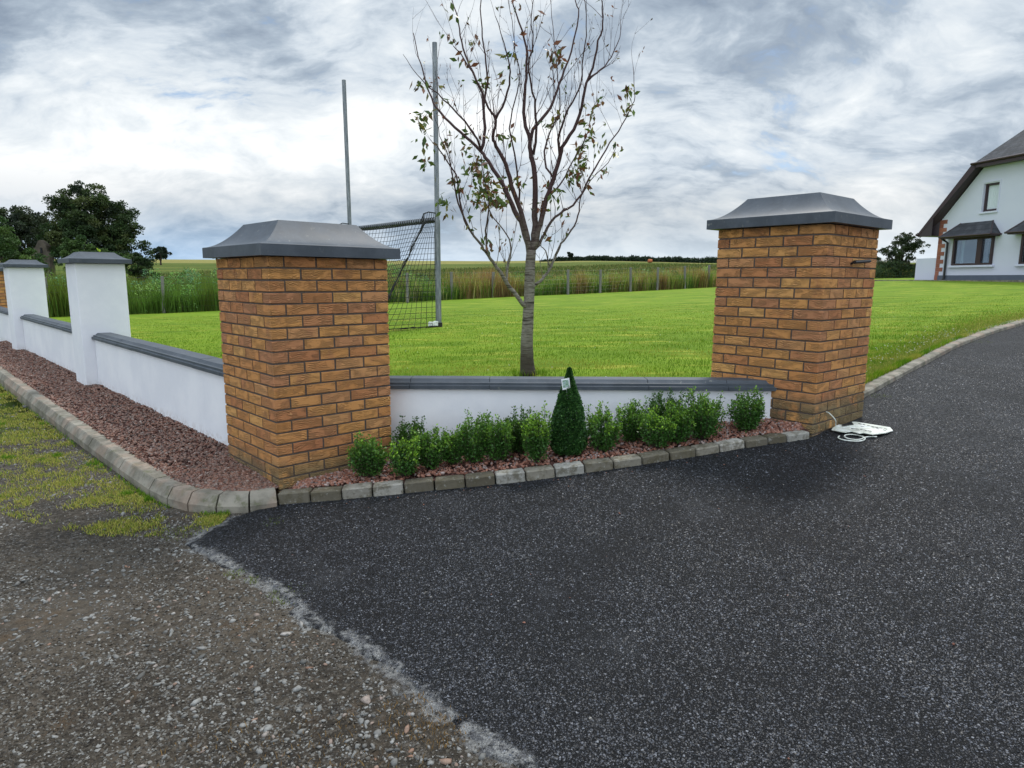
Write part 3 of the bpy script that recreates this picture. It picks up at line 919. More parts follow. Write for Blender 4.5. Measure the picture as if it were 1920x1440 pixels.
# ---------------------------------------------------------------- kerbs
KO = np.array([(-1.478, 3.985), (-1.643, 3.907), (-1.841, 3.895), (-2.053, 3.960), (-2.242, 4.07), (-2.452, 4.252), (-2.993, 4.789), (-4.096, 5.909), (-5.632, 7.481), (-7.45, 9.36), (-13, 15.1)])
seg = np.hypot(*np.diff(KO, axis=0).T); cumK = np.r_[0, np.cumsum(seg)]
def ko(s): return np.array((np.interp(s, cumK, KO[:, 0]), np.interp(s, cumK, KO[:, 1])))
cuts = [0, .17, .37, .585, .79, 1.07, 1.75] + [1.75 + .92 * k for k in range(1, 15)]
kt = thing('kerb', None, None, (KO[3][0], KO[3][1], -1.45)); kt['kind'] = 'structure'
KW = .10
for i in range(len(cuts) - 1):
    a, b = cuts[i] + .006, cuts[i + 1] - .006
    n = 2 if b - a < .4 else 4
    V = []; prof = [(0, -.06), (0, .042), (.038, .100), (.045, .106), (KW + .03, .108), (KW + .03, -.06)]
    for j in range(n):
        s = a + (b - a) * j / (n - 1)
        p = ko(s); q = ko(min(s + .05, cumK[-1])) - ko(max(s - .05, 0)); q /= np.linalg.norm(q)
        nn = np.array((q[1], -q[0]))
        if nn @ (np.array((-1, 6.)) - p) < 0: nn = -nn
        for o_, z in prof:
            w2 = p + nn * o_
            V.append((w2[0], w2[1], -1.447 + z + random.uniform(-.0015, .0015)))
    m_ = len(prof); F = [tuple(range(m_ - 1, -1, -1)), tuple(range((n - 1) * m_, n * m_))]
    for j in range(n - 1):
        for k in range(m_):
            F.append((j * m_ + k, j * m_ + (k + 1) % m_, (j + 1) * m_ + (k + 1) % m_, (j + 1) * m_ + k))
    mb = MB(); mb.add(V, F); mb.build('kerb_stone', M_conc, kt)

ST = np.array([(-1.49, 4.010), (-1.28, 4.012), (-1.082, 4.022), (-.889, 4.043), (-.691, 4.066), (-.496, 4.084), (-.297, 4.100), (-.101, 4.125), (.097, 4.152), (.292, 4.183), (.489, 4.212), (.685, 4.236), (.882, 4.270), (1.079, 4.318), (1.266, 4.356), (1.443, 4.400), (1.636, 4.455), (1.807, 4.495), (1.958, 4.530), (2.150, 4.600)])
kt2 = thing('kerb', None, None, (.2, 4.15, float(Tz(.2, 4.15)))); kt2['kind'] = 'structure'
for i in range(len(ST) - 1):
    p, q = ST[i], ST[i + 1]
    d = q - p; L = np.linalg.norm(d); d /= L; nn = np.array((-d[1], d[0]))
    c = (p + q) / 2 + nn * (.05 + random.uniform(-.004, .004))
    ht = .074 - .022 * (i / 18)
    z0 = float(Tz(*((p + q) / 2)))
    ang = random.uniform(-.02, .02)
    dv = Vector((d[0], d[1], (float(Tz(*q)) - float(Tz(*p))) / L + random.uniform(-.012, .012))).normalized()
    nv = Vector((nn[0], nn[1], random.uniform(-.04, .04))).normalized()
    uv_ = dv.cross(nv).normalized()
    mb = MB()
    mb.box((c[0], c[1], z0 + ht / 2 - .035), (L / 2 - .0045, .05, ht / 2 + .035 + random.uniform(-.003, .003)), (dv, nv, uv_), 0, .008)
    mb.build('kerb_stone', M_sett, kt2)
# flush concrete edging along the drive
V = []; F = []
kx = np.concatenate([np.linspace(2.95, 12, 60), np.linspace(12.4, 46, 40)])
for i, x in enumerate(kx):
    y = float(kerb_y(x)); d = np.array((1., float(kerb_y(x + .1) - kerb_y(x)) / .1)); d /= np.linalg.norm(d); nn = np.array((-d[1], d[0]))
    z = float(Tz(x, y))
    for o_, dz in ((-.02, -.05), (-.015, .042), (0, .055), (.22, .060), (.24, -.05)):
        V.append((x + nn[0] * o_, y + nn[1] * o_, z + dz + .003 * math.sin(x * 7)))
    if i:
        b = (i - 1) * 5
        for k in range(4): F.append((b + k, b + k + 1, b + 6 + k, b + 5 + k))
o = new_mesh('kerb', V, F, M_conc, smooth=True, sharp=30); o['kind'] = 'structure'

# ---------------------------------------------------------------- gravel beds
def bed_pts(n, kind):
    if kind == 'mid':
        x = R.uniform(-1.42, 2.12, n); lo = np.interp(x, ST[:, 0], ST[:, 1]) + .09
        hi = np.where(x < -.86, np.interp(x, [-1.5, -.88], [4.10, 4.70]), np.where(x > 1.98, np.interp(x, [1.98, 2.17], [4.86, 4.66]), 4.90))
        t = R.uniform(0, 1, n); y = lo + (hi - lo) * t
        ok = hi > lo + .01
        zk = Tz(x, lo) + .070 - .022 * np.clip((x + 1.4) / 3.6, 0, 1)
        z = zk + (.018 + .02 * np.clip((x + 1.4) / 3.6, 0, 1)) * t + .006 * np.sin(x * 9) * np.sin(y * 11)
        return x[ok], y[ok], z[ok]
MB_ = None
def strip_bed(name, pts_lo, pts_hi, zlo, zhi, mt, nz=8):
    pts_lo = np.array(pts_lo); pts_hi = np.array(pts_hi); n = len(pts_lo)
    t = np.linspace(0, 1, nz)[:, None]
    X = pts_lo[None, :, 0] * (1 - t) + pts_hi[None, :, 0] * t
    Y = pts_lo[None, :, 1] * (1 - t) + pts_hi[None, :, 1] * t
    Z = zlo[None, :] * (1 - t) + zhi[None, :] * t - .008
    return sheet(name, X, Y, Z, mt)
xs = np.linspace(-1.46, 2.16, 60)
lo = np.interp(xs, ST[:, 0], ST[:, 1]) + .05
hi = np.where(xs < -.86, np.interp(xs, [-1.5, -.88], [4.15, 4.76]), np.where(xs > 1.98, np.interp(xs, [1.98, 2.17], [4.92, 4.72]), 4.93))
zk = Tz(xs, lo) + .066 - .022 * np.clip((xs + 1.4) / 3.6, 0, 1)
strip_bed('gravel_bed', np.c_[xs, lo], np.c_[xs, hi], zk, zk + .018 + .02 * np.clip((xs + 1.4) / 3.6, 0, 1), M_bed)
x, y, z = bed_pts(5200, 'mid')
n = len(x)
stones('red_gravel', np.c_[x, y, z], R.uniform(.008, .0175, n), M_redstone, .7, .5, label='reddish stone chips in the bed under the box plants')

# left bed: along the wall, from the pier to beyond the frame
def leftbed(s, t):
    """s along wall (can be negative towards the pier corner), t 0 kerb .. 1 wall"""
    wl = G0[None] + WD[None] * s[:, None] + WN[None] * .02
    # towards the corner the bed is bounded by the pier's left face
    corner = s < -.10
    lf = np.array(LN)[None] + el(LA)[None] * np.clip((s + 1.35) / 1.0, 0, 1)[:, None] * PW
    k2 = np.clip((s + .35) / .25, 0, 1)[:, None]
    lf = lf * (1 - k2) + (G0 - WD * .10 + WN * .02)[None] * k2
    wl = np.where(corner[:, None], lf, wl)
    # matching kerb point
    kk = np.interp(s, [-1.35, -1.0, -.6, -.35, 0, .6, 12.5], [.12, .32, .60, .80, 1.10, 1.65, 13.7])
    kp = np.stack([np.interp(kk, cumK, KO[:, 0]), np.interp(kk, cumK, KO[:, 1])], 1)
    q = np.stack([np.interp(kk + .05, cumK, KO[:, 0]), np.interp(kk + .05, cumK, KO[:, 1])], 1) - np.stack([np.interp(kk - .05, cumK, KO[:, 0]), np.interp(kk - .05, cumK, KO[:, 1])], 1)
    q /= np.linalg.norm(q, axis=1)[:, None] + 1e-9
    nn = np.stack([q[:, 1], -q[:, 0]], 1)
    sg = np.sign((nn * (np.array((-1, 6.))[None] - kp)).sum(1)); nn *= sg[:, None]
    kp = kp + nn * .12
    p = kp * (1 - t[:, None]) + wl * t[:, None]
    z = -1.345 + t * np.interp(s, [-1.35, -.3, 1, 12], [.0, .035, .04, .03])
    return np.c_[p, z]
ss = np.linspace(-1.33, 12, 90)
T8 = np.linspace(0, 1, 10)
Xg = []; 
for t in T8: Xg.append(leftbed(ss, np.full(len(ss), t)))
Xg = np.array(Xg)
sheet('gravel_bed', Xg[..., 0], Xg[..., 1], Xg[..., 2] - .01, M_bed)
n = 19000
s_ = -1.33 + 13.2 * R.uniform(0, 1, n) ** 1.7
t_ = R.uniform(0, 1, n)
P = leftbed(s_, t_)
P[:, 2] += .012 * np.maximum(0, np.sin(P[:, 0] * 4) * np.sin(P[:, 1] * 5.5))
stones('mixed_gravel', P, R.uniform(.007, .0165, n) * (1 + .25 * np.clip(s_ / 6, 0, 1)), M_darkred, .6, .35, label='dark red and grey stone chips along the left wall')

# loose stones on the track
n = 26000
yy = 1.35 + 10 * R.uniform(0, 1, n) ** 1.7
xx = np.interp(yy, EDGE[:, 1], EDGE[:, 0], right=-1.6) - .05 - R.exponential(1.7, n) * (1 + .12 * yy)
ko_in = np.interp(-xx, -KO[:, 0], KO[:, 1])
dens = np.array([mnoise.noise(Vector((a * 1.3, b * 1.3, 3.0))) for a, b in zip(xx, yy)])
ok = ((xx > -1.5) | (yy < ko_in - .03)) & (dens + R.uniform(-.4, .4, n) > -.05) & (xx > -12)
xx, yy = xx[ok], yy[ok]; n = len(xx)
sz = .0030 + .0068 * R.uniform(0, 1, n) ** 2.0 + (R.uniform(0, 1, n) > .97) * R.uniform(.003, .009, n)
P = np.c_[xx, yy, Tz(xx, yy) + wobble(xx, yy, .006) - .008]
stones('loose_stones', P, sz * (1.15 + .1 * yy), M_greystone, .55, .25, sink=.35, label='loose grey stones scattered over the track')
# rolled-in stone chippings: small angular stones proud of the bitumen, and grit on the track
def grit(name, P, size, mt, label):
    n = len(P)
    v = np.array([(1, 0, 0), (0, 1, 0), (-1, 0, 0), (0, -1, 0), (0, 0, 1), (0, 0, -1)], float)
    f = np.array([(0, 1, 4), (1, 2, 4), (2, 3, 4), (3, 0, 4)])
    W = v[None] + R.uniform(-.38, .38, (n, 6, 3))
    W = W * (size[:, None] * np.stack([R.uniform(.8, 1.3, n), R.uniform(.6, 1.0, n), R.uniform(.45, .9, n)], 1))[:, None, :]
    W = np.einsum('nij,nkj->nki', rotmats(n, .3), W) + P[:, None, :]
    F = (f[None] + 6 * np.arange(n)[:, None, None]).reshape(-1, 3)
    return tag(new_mesh(name, W.reshape(-1, 3), F, mt), label, None, None, 'stuff')
n = 170000
yy = 1.5 * (8.5 / 1.5) ** R.uniform(0, 1, n); xx = R.uniform(-.86, .88, n) * yy
ok = (xx > np.interp(yy, EDGE[:, 1], EDGE[:, 0]) + .01) & (yy < np.interp(xx, BK[:, 0], BK[:, 1]) - .01)
ok &= (np.array([mnoise.noise(Vector((a * 2.1, b * 2.1, 8.0))) for a, b in zip(xx, yy)]) + R.uniform(-.6, .6, n) > -.28)
xx, yy = xx[ok], yy[ok]; n = len(xx)
grit('tarmac_chippings', np.c_[xx, yy, Tz(xx, yy) + wobble(xx, yy, .004) + .0012], R.uniform(.0026, .0050, n) * (1 + .10 * yy), M_chip, 'rolled-in stone chippings of the tarmac surface')
n = 85000
yy = 1.4 * (7.0 / 1.4) ** R.uniform(0, 1, n); xx = -.95 * yy * R.uniform(-.1, 1, n)
ok = (xx < np.interp(yy, EDGE[:, 1], EDGE[:, 0]) - .0) & ((xx > -1.5) | (yy < np.interp(-xx, -KO[:, 0], KO[:, 1]) - .02)) & (yy < 9)
ok &= (np.array([mnoise.noise(Vector((a * 1.7, b * 1.7, 3.0))) for a, b in zip(xx, yy)]) + R.uniform(-.5, .5, n) > -.12)
xx, yy = xx[ok], yy[ok]; n = len(xx)
grit('track_grit', np.c_[xx, yy, Tz(xx, yy) + wobble(xx, yy, .006) - .008], R.uniform(.0024, .0064, n) * (1 + .10 * yy), M_grit, 'fine grit and small stones on the track')
# a few loose chips on the tarmac
n = 130
xx = R.uniform(-1.2, 4.5, n); yy = R.uniform(1.7, 5.2, n)
kk = np.interp(xx, ST[:, 0], ST[:, 1]) - .03
near_k = R.uniform(0, 1, n) < .55
yy = np.where(near_k, kk - R.exponential(.06, n), yy)
ok = (yy < kk) & (xx > np.interp(yy, EDGE[:, 1], EDGE[:, 0]) + .05) & ((xx < 2.0) | (yy < 4.3))
P = np.c_[xx, yy, Tz(xx, yy) + .004][ok]
stones('loose_chips', P, R.uniform(.003, .0075, len(P)), M_redstone, .6, .3, sink=.2, label='stray stone chips on the tarmac')
# ---------------------------------------------------------------- leaves and blades
def leaf_quads(P, D, L, W, col, fold=.15):
    """diamond leaves: base P, direction D, length L, width W -> verts, faces, colours"""
    n = len(P)
    D = D / (np.linalg.norm(D, axis=1, keepdims=True) + 1e-9)
    S = np.cross(D, R.normal(size=(n, 3))); S /= np.linalg.norm(S, axis=1, keepdims=True) + 1e-9
    U = np.cross(S, D)
    a = P; b = P + D * (L * .45)[:, None] + S * (W * .5)[:, None] + U * (W * fold)[:, None]
    c = P + D * L[:, None]; d = P + D * (L * .45)[:, None] - S * (W * .5)[:, None] + U * (W * fold)[:, None]
    V = np.stack([a, b, c, d], 1).reshape(-1, 3)
    i = np.arange(n)[:, None] * 4
    F = np.concatenate([i, i + 1, i + 2, i + 3], 1)
    return V, F, np.repeat(col, 4, 0)
def blades(P, H, W, lean, col, tipcol=None):
    """tapering bent grass blades: 5 verts, 1 quad + 1 tri folded as 3 tris"""
    n = len(P)
    a = R.uniform(0, 2 * np.pi, n)
    S = np.stack([np.cos(a), np.sin(a), np.zeros(n)], 1)
    b = R.uniform(0, 2 * np.pi, n)
    Ld = np.stack([np.cos(b), np.sin(b), np.zeros(n)], 1) * (lean * R.uniform(.2, 1, n))[:, None]
    Z = np.array((0, 0, 1.))
    v0 = P - S * (W / 2)[:, None]; v1 = P + S * (W / 2)[:, None]
    mid = P + Z * (H * .55)[:, None] + Ld * .35 * H[:, None]
    v2 = mid + S * (W * .38)[:, None]; v3 = mid - S * (W * .38)[:, None]
    v4 = P + Z * (H * 1.0)[:, None] + Ld * H[:, None]
    V = np.stack([v0, v1, v2, v3, v4], 1).reshape(-1, 3)
    i = np.arange(n)[:, None] * 5
    F = np.concatenate([np.concatenate([i, i + 1, i + 2], 1), np.concatenate([i, i + 2, i + 3], 1), np.concatenate([i + 3, i + 2, i + 4], 1)], 0)
    if tipcol is None: tipcol = col
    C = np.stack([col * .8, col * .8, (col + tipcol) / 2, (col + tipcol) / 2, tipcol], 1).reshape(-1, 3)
    return V, F, C
def pal(n, cols, p=None):
    cols = np.array(cols); k = R.choice(len(cols), n, p=p)
    return cols[k] * R.uniform(.85, 1.15, (n, 1))

# lawn blades, dense near, thinning with distance
n = 230000
yy = 5.0 + 16 * R.uniform(0, 1, n) ** 1.9
xx = R.uniform(-.75, .85, n) * (yy + .5) + .05
lo = lawn_lo(xx)
yy = np.where(yy < lo, lo + R.exponential(.6, n), yy)
ok = (yy < 21.5) & (yy > lo + .02)
xx, yy = xx[ok], yy[ok]; n = len(xx)
pn = np.array([mnoise.noise(Vector((a * .9, b * 2.4, 1.5))) + .5 * mnoise.noise(Vector((a * 3, b * 6, 4.5))) for a, b in zip(xx, yy)])
base = np.where((pn + R.normal(0, .18, n) > .30)[:, None], np.array((.26, .28, .04)), np.where((pn < -.25)[:, None], np.array((.085, .180, .009)), np.array((.118, .222, .010))))
colr = base * R.uniform(.86, 1.18, (n, 1))
hgt = R.uniform(.018, .042, n) * (1 + (np.abs(yy - lo[ok]) < .12) * .9)
dt = np.hypot(xx - .17, yy - 6.95); hgt = hgt * (1 + 1.6 * (dt < .22))
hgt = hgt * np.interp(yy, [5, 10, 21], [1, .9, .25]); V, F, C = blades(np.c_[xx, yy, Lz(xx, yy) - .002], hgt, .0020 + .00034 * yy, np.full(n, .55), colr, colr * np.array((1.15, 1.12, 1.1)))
tag(new_mesh('lawn_grass', V, F, M_grass, cols=C), 'short bright green mown grass', None, None, 'stuff')
# thin dry strip with clover along the drive edging
n = 26000
xx = 2.95 + 11 * R.uniform(0, 1, n) ** 1.6; yy = kerb_y(xx) + .24 + R.exponential(.16, n) * (1 + .08 * xx)
colr = np.where((R.uniform(0, 1, n) < .55)[:, None], np.array((.34, .33, .08)), np.array((.16, .24, .03))) * R.uniform(.75, 1.25, (n, 1))
V, F, C = blades(np.c_[xx, yy, Lz(xx, yy) - .002], R.uniform(.02, .05, n), .003 + .0004 * yy, np.full(n, .7), colr)
tag(new_mesh('edge_grass', V, F, M_grass, cols=C), 'dry yellowish grass along the concrete edging of the drive', None, None, 'stuff')
# clover flowers / daisies
n = 330
yy = R.uniform(5.5, 16, n); xx = R.uniform(-.3, .85, n) * yy; kq = np.arange(n) > 150; xk = R.uniform(3.0, 7.5, n); xx = np.where(kq, xk, xx); yy = np.where(kq, kerb_y(xk) + .35 + R.exponential(.3, n), yy); ok = yy > lawn_lo(xx) + .1; xx, yy = xx[ok], yy[ok]; n = len(xx)
Pd = np.c_[xx, yy, Lz(xx, yy) + .035]
V, F, C = leaf_quads(np.repeat(Pd, 4, 0), np.tile(np.array([(1, 0, .2), (0, 1, .2), (-1, 0, .2), (0, -1, .2)], float), (n, 1)), np.full(4 * n, .008), np.full(4 * n, .009), np.tile((.62, .62, .56), (4 * n, 1)))
tag(new_mesh('daisies', V, F, M_leaf, cols=C), 'white daisies and clover dotted in the lawn', None, None, 'stuff')

# rough verge along the kerb
n = 200000
s = cumK[2] - .35 + 9.5 * R.uniform(0, 1, n) ** 1.35
kp = np.stack([np.interp(s, cumK, KO[:, 0]), np.interp(s, cumK, KO[:, 1])], 1)
q = np.stack([np.interp(s + .15, cumK, KO[:, 0]), np.interp(s + .15, cumK, KO[:, 1])], 1) - np.stack([np.interp(np.maximum(s - .15, 0), cumK, KO[:, 0]), np.interp(np.maximum(s - .15, 0), cumK, KO[:, 1])], 1)
q /= np.linalg.norm(q, axis=1)[:, None]
nn = np.stack([-q[:, 1], q[:, 0]], 1); sg = np.sign((nn * (kp - np.array((-1, 6.))[None])).sum(1)); nn *= sg[:, None]
wd = np.interp(s, [0, .4, .9, 1.6, 3, 9], [.12, .34, .60, .85, 1.05, 1.5])
d = R.uniform(.01, 1, n) ** .85 * wd
p = kp + nn * d[:, None]
ns = np.array([mnoise.noise(Vector((a * 3.2, b * 3.2, 1.0))) + .6 * mnoise.noise(Vector((a * 9, b * 9, 5.0))) for a, b in p])
ok = (ns + .60 * R.uniform(-1, 1, n) > .10 + .42 * (d / wd) ** 2.5 + .30 * np.exp(-((s - 2.2) / .5) ** 2) * (d < .25)) & (s > .28)
p = p[ok]; n = len(p); ns = ns[ok]; dd = d[ok]
col = np.where((R.uniform(0, 1, n) < .35)[:, None], np.array((.21, .29, .04)), np.array((.44, .41, .10)))
lush = (ns > .62) | ((dd < .04) & (R.uniform(0, 1, n) < .5))
col = np.where(lush[:, None], np.array((.13, .25, .02)), col) * R.uniform(.7, 1.25, (n, 1))
V, F, C = blades(np.c_[p, Tz(p[:, 0], p[:, 1]) + wobble(p[:, 0], p[:, 1], .006) - .009], R.uniform(.008, .024, n) * (1 + lush * .8), np.full(n, .0032) + .0003 * p[:, 1], np.full(n, .9), col)
tag(new_mesh('verge_grass', V, F, M_grass, cols=C), 'patchy yellow-green grass between kerb and track', None, None, 'stuff')
# dead tufts and little weeds in the track and tarmac joint
pts = [(-1.02, 2.85, .10, 90), (-1.36, 3.05, .05, 60), (-1.25, 2.98, .04, 40), (-.33, 2.0, .12, 160), (-.22, 1.93, .10, 160), (-.62, 1.88, .16, 120), (-.9, 1.78, .18, 120), (-.38, 1.72, .14, 120), (-1.42, 3.72, .07, 60), (3.4, 6.02, .12, 140), (6.9, 9.7, .2, 160), (-1.9, 3.6, .12, 140)]
P = []; C0 = []
for cx, cy, r_, m in pts:
    a = R.uniform(0, 6.28, m); rr_ = r_ * np.sqrt(R.uniform(0, 1, m))
    x = cx + rr_ * np.cos(a); y = cy + rr_ * np.sin(a); P.append(np.c_[x, y, Tz(x, y) + wobble(x, y, .006) - .006])
    dead = cy < 2.1
    C0.append(np.tile((.26, .16, .06) if dead else (.16, .21, .03), (m, 1)) * R.uniform(.6, 1.3, (m, 1)))
P = np.concatenate(P); C0 = np.concatenate(C0); n = len(P)
V, F, C = blades(P, R.uniform(.008, .02, n), np.full(n, .003), np.full(n, 1.2), C0)
tag(new_mesh('weed_tufts', V, F, M_grass, cols=C), 'dry brown and green tufts growing along the tarmac joint', None, None, 'stuff')

# ---------------------------------------------------------------- box plants in the gravel bed
def bedz(x, y):
    lo = float(np.interp(x, ST[:, 0], ST[:, 1]))
    return float(Tz(x, lo)) + .070 - .022 * min(max((x + 1.4) / 3.6, 0), 1) + .02
def box_plant(x, y, h, wdt, label, bright=.5, dark=False):
    z = bedz(x, y)
    t = thing('box_shrub', label, 'shrub', (x, y, z), 'young box plants along the wall')
    wdt *= 1.20; h *= R.uniform(.98, 1.08)
    nst = int(32 + 90 * wdt)
    st = MB(); P = []; D = []; L = []; C = []
    for k in range(nst):
        a = R.uniform(0, 6.28); r0 = .012 * R.uniform(0, 1) ; ro = wdt * .5 * math.sqrt(R.uniform(0, 1))
        hh = h * R.uniform(.70, 1.0) * (1 - .25 * (ro / (wdt * .5)) ** 2)
        if R.uniform() < .10: hh = h * R.uniform(1.0, 1.10)
        b0 = np.array((x + r0 * math.cos(a), y + r0 * math.sin(a), z - .01))
        b2 = np.array((x + ro * math.cos(a), y + ro * math.sin(a), z + hh))
        b1 = (b0 + b2) / 2 + np.array((math.cos(a), math.sin(a), -.35)) * ro * .5
        pts = [b0 * (1 - u) ** 2 + b1 * 2 * u * (1 - u) + b2 * u * u for u in np.linspace(0, 1, 6)]
        st.tube(pts, [.0022, .002, .0018, .0015, .0012, .0008], 4, 0, False)
        m = int(92 * hh / .28)
        for j in range(m):
            u = R.uniform(.12, 1.0) ** .8
            q = b0 * (1 - u) ** 2 + b1 * 2 * u * (1 - u) + b2 * u * u
            q = q + R.normal(0, .010 + .007 * (1 - u), 3)
            if q[2] < z + .012: q[2] = z + .012 + R.uniform(0, .02)
            dr = np.array((math.cos(a) * .5, math.sin(a) * .5, .55)) + R.normal(0, .6, 3)
            P.append(q); D.append(dr); L.append(R.uniform(.012, .021))
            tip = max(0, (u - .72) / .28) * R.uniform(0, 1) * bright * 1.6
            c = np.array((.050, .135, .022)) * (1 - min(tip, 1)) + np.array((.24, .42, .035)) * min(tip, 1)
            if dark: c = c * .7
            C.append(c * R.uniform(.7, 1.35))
    L = np.array(L)
    V, F, Cc = leaf_quads(np.array(P), np.array(D), L, L * .72, np.array(C), .1)
    new_mesh('foliage', V, F, M_leaf, t, cols=Cc)
    st.build('stems', M_twig, t, recalc=False)
    return t
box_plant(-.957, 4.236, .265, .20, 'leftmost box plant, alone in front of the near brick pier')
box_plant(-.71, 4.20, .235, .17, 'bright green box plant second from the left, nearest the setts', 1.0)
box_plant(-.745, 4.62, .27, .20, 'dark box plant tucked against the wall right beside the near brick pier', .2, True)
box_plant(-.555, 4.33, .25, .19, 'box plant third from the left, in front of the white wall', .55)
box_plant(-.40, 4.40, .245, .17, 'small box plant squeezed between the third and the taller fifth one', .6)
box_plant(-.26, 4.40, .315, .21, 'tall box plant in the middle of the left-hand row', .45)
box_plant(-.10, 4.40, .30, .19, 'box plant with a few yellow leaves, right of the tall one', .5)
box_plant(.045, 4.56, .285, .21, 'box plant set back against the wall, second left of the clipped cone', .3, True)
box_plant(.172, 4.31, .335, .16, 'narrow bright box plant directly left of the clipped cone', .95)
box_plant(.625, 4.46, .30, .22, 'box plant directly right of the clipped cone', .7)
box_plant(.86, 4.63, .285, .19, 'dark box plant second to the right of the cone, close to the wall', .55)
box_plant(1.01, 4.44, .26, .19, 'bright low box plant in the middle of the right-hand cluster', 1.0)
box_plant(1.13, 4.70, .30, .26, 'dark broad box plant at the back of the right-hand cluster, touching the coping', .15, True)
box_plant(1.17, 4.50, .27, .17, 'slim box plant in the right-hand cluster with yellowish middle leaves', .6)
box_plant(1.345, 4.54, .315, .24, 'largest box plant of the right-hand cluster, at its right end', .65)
box_plant(1.70, 4.66, .265, .20, 'lone straggly box plant at the far right of the wall, near the right pier', .45)

# clipped cone
cx, cy = .393, 4.46; cz = bedz(cx, cy)
t = thing('topiary_cone', 'clipped dark green box cone with a white plant label stuck in its top', 'topiary', (cx, cy, cz))
n = 26000
u = R.uniform(0, 1, n) ** 1.25; a = R.uniform(0, 6.28, n)
def conr(u): return np.interp(u, [0, .06, .22, .45, .68, .84, .93, 1.0], [.090, .115, .122, .102, .064, .031, .013, .003])
rr_ = conr(u) * (1 - .45 * R.uniform(0, 1, n) ** 2) * (1 + .05 * np.sin(a * 5 + u * 14) + .04 * np.sin(a * 11 - u * 30))
P = np.c_[cx + rr_ * np.cos(a), cy + rr_ * np.sin(a), cz + .01 + u * .585]
D = np.c_[np.cos(a), np.sin(a), np.full(n, .5)] + R.normal(0, .7, (n, 3))
L = R.uniform(.011, .018, n)
V, F, C = leaf_quads(P, D, L, L * .75, pal(n, [(.036, .105, .026), (.055, .145, .034), (.11, .24, .055), (.020, .065, .018)], [.4, .35, .1, .15]), .1)
new_mesh('foliage', V, F, M_leaf, t, cols=C)
mb = MB(); mb.tube([(cx, cy, cz - .02), (cx, cy, cz + .53)], [.012, .003], 6); mb.build('stem', M_twig, t)
t = thing('plant_label', 'small white plastic plant label with a printed picture, on the cone tip', 'label', (.372, cy - .06, cz + .46))
mb = MB()
lx0 = Vector((.366, cy - .052, cz + .497)); ax = (Vector((.98, .12, .16)).normalized(), Vector((-.12, .99, .10)).normalized()); az = ax[0].cross(ax[1]).normalized()
mb.box(lx0, (.028, .0007, .038), (ax[0], ax[1], az), 0); mb.box(lx0 - az * .085, (.004, .0007, .055), (ax[0], ax[1], az), 0)
mb.build('card', M_card, t)
mb = MB(); mb.box(lx0 - ax[1] * .0016 + az * .002, (.021, .0006, .026), (ax[0], ax[1], az), 0); mb.build('picture', M_tagpic, t)

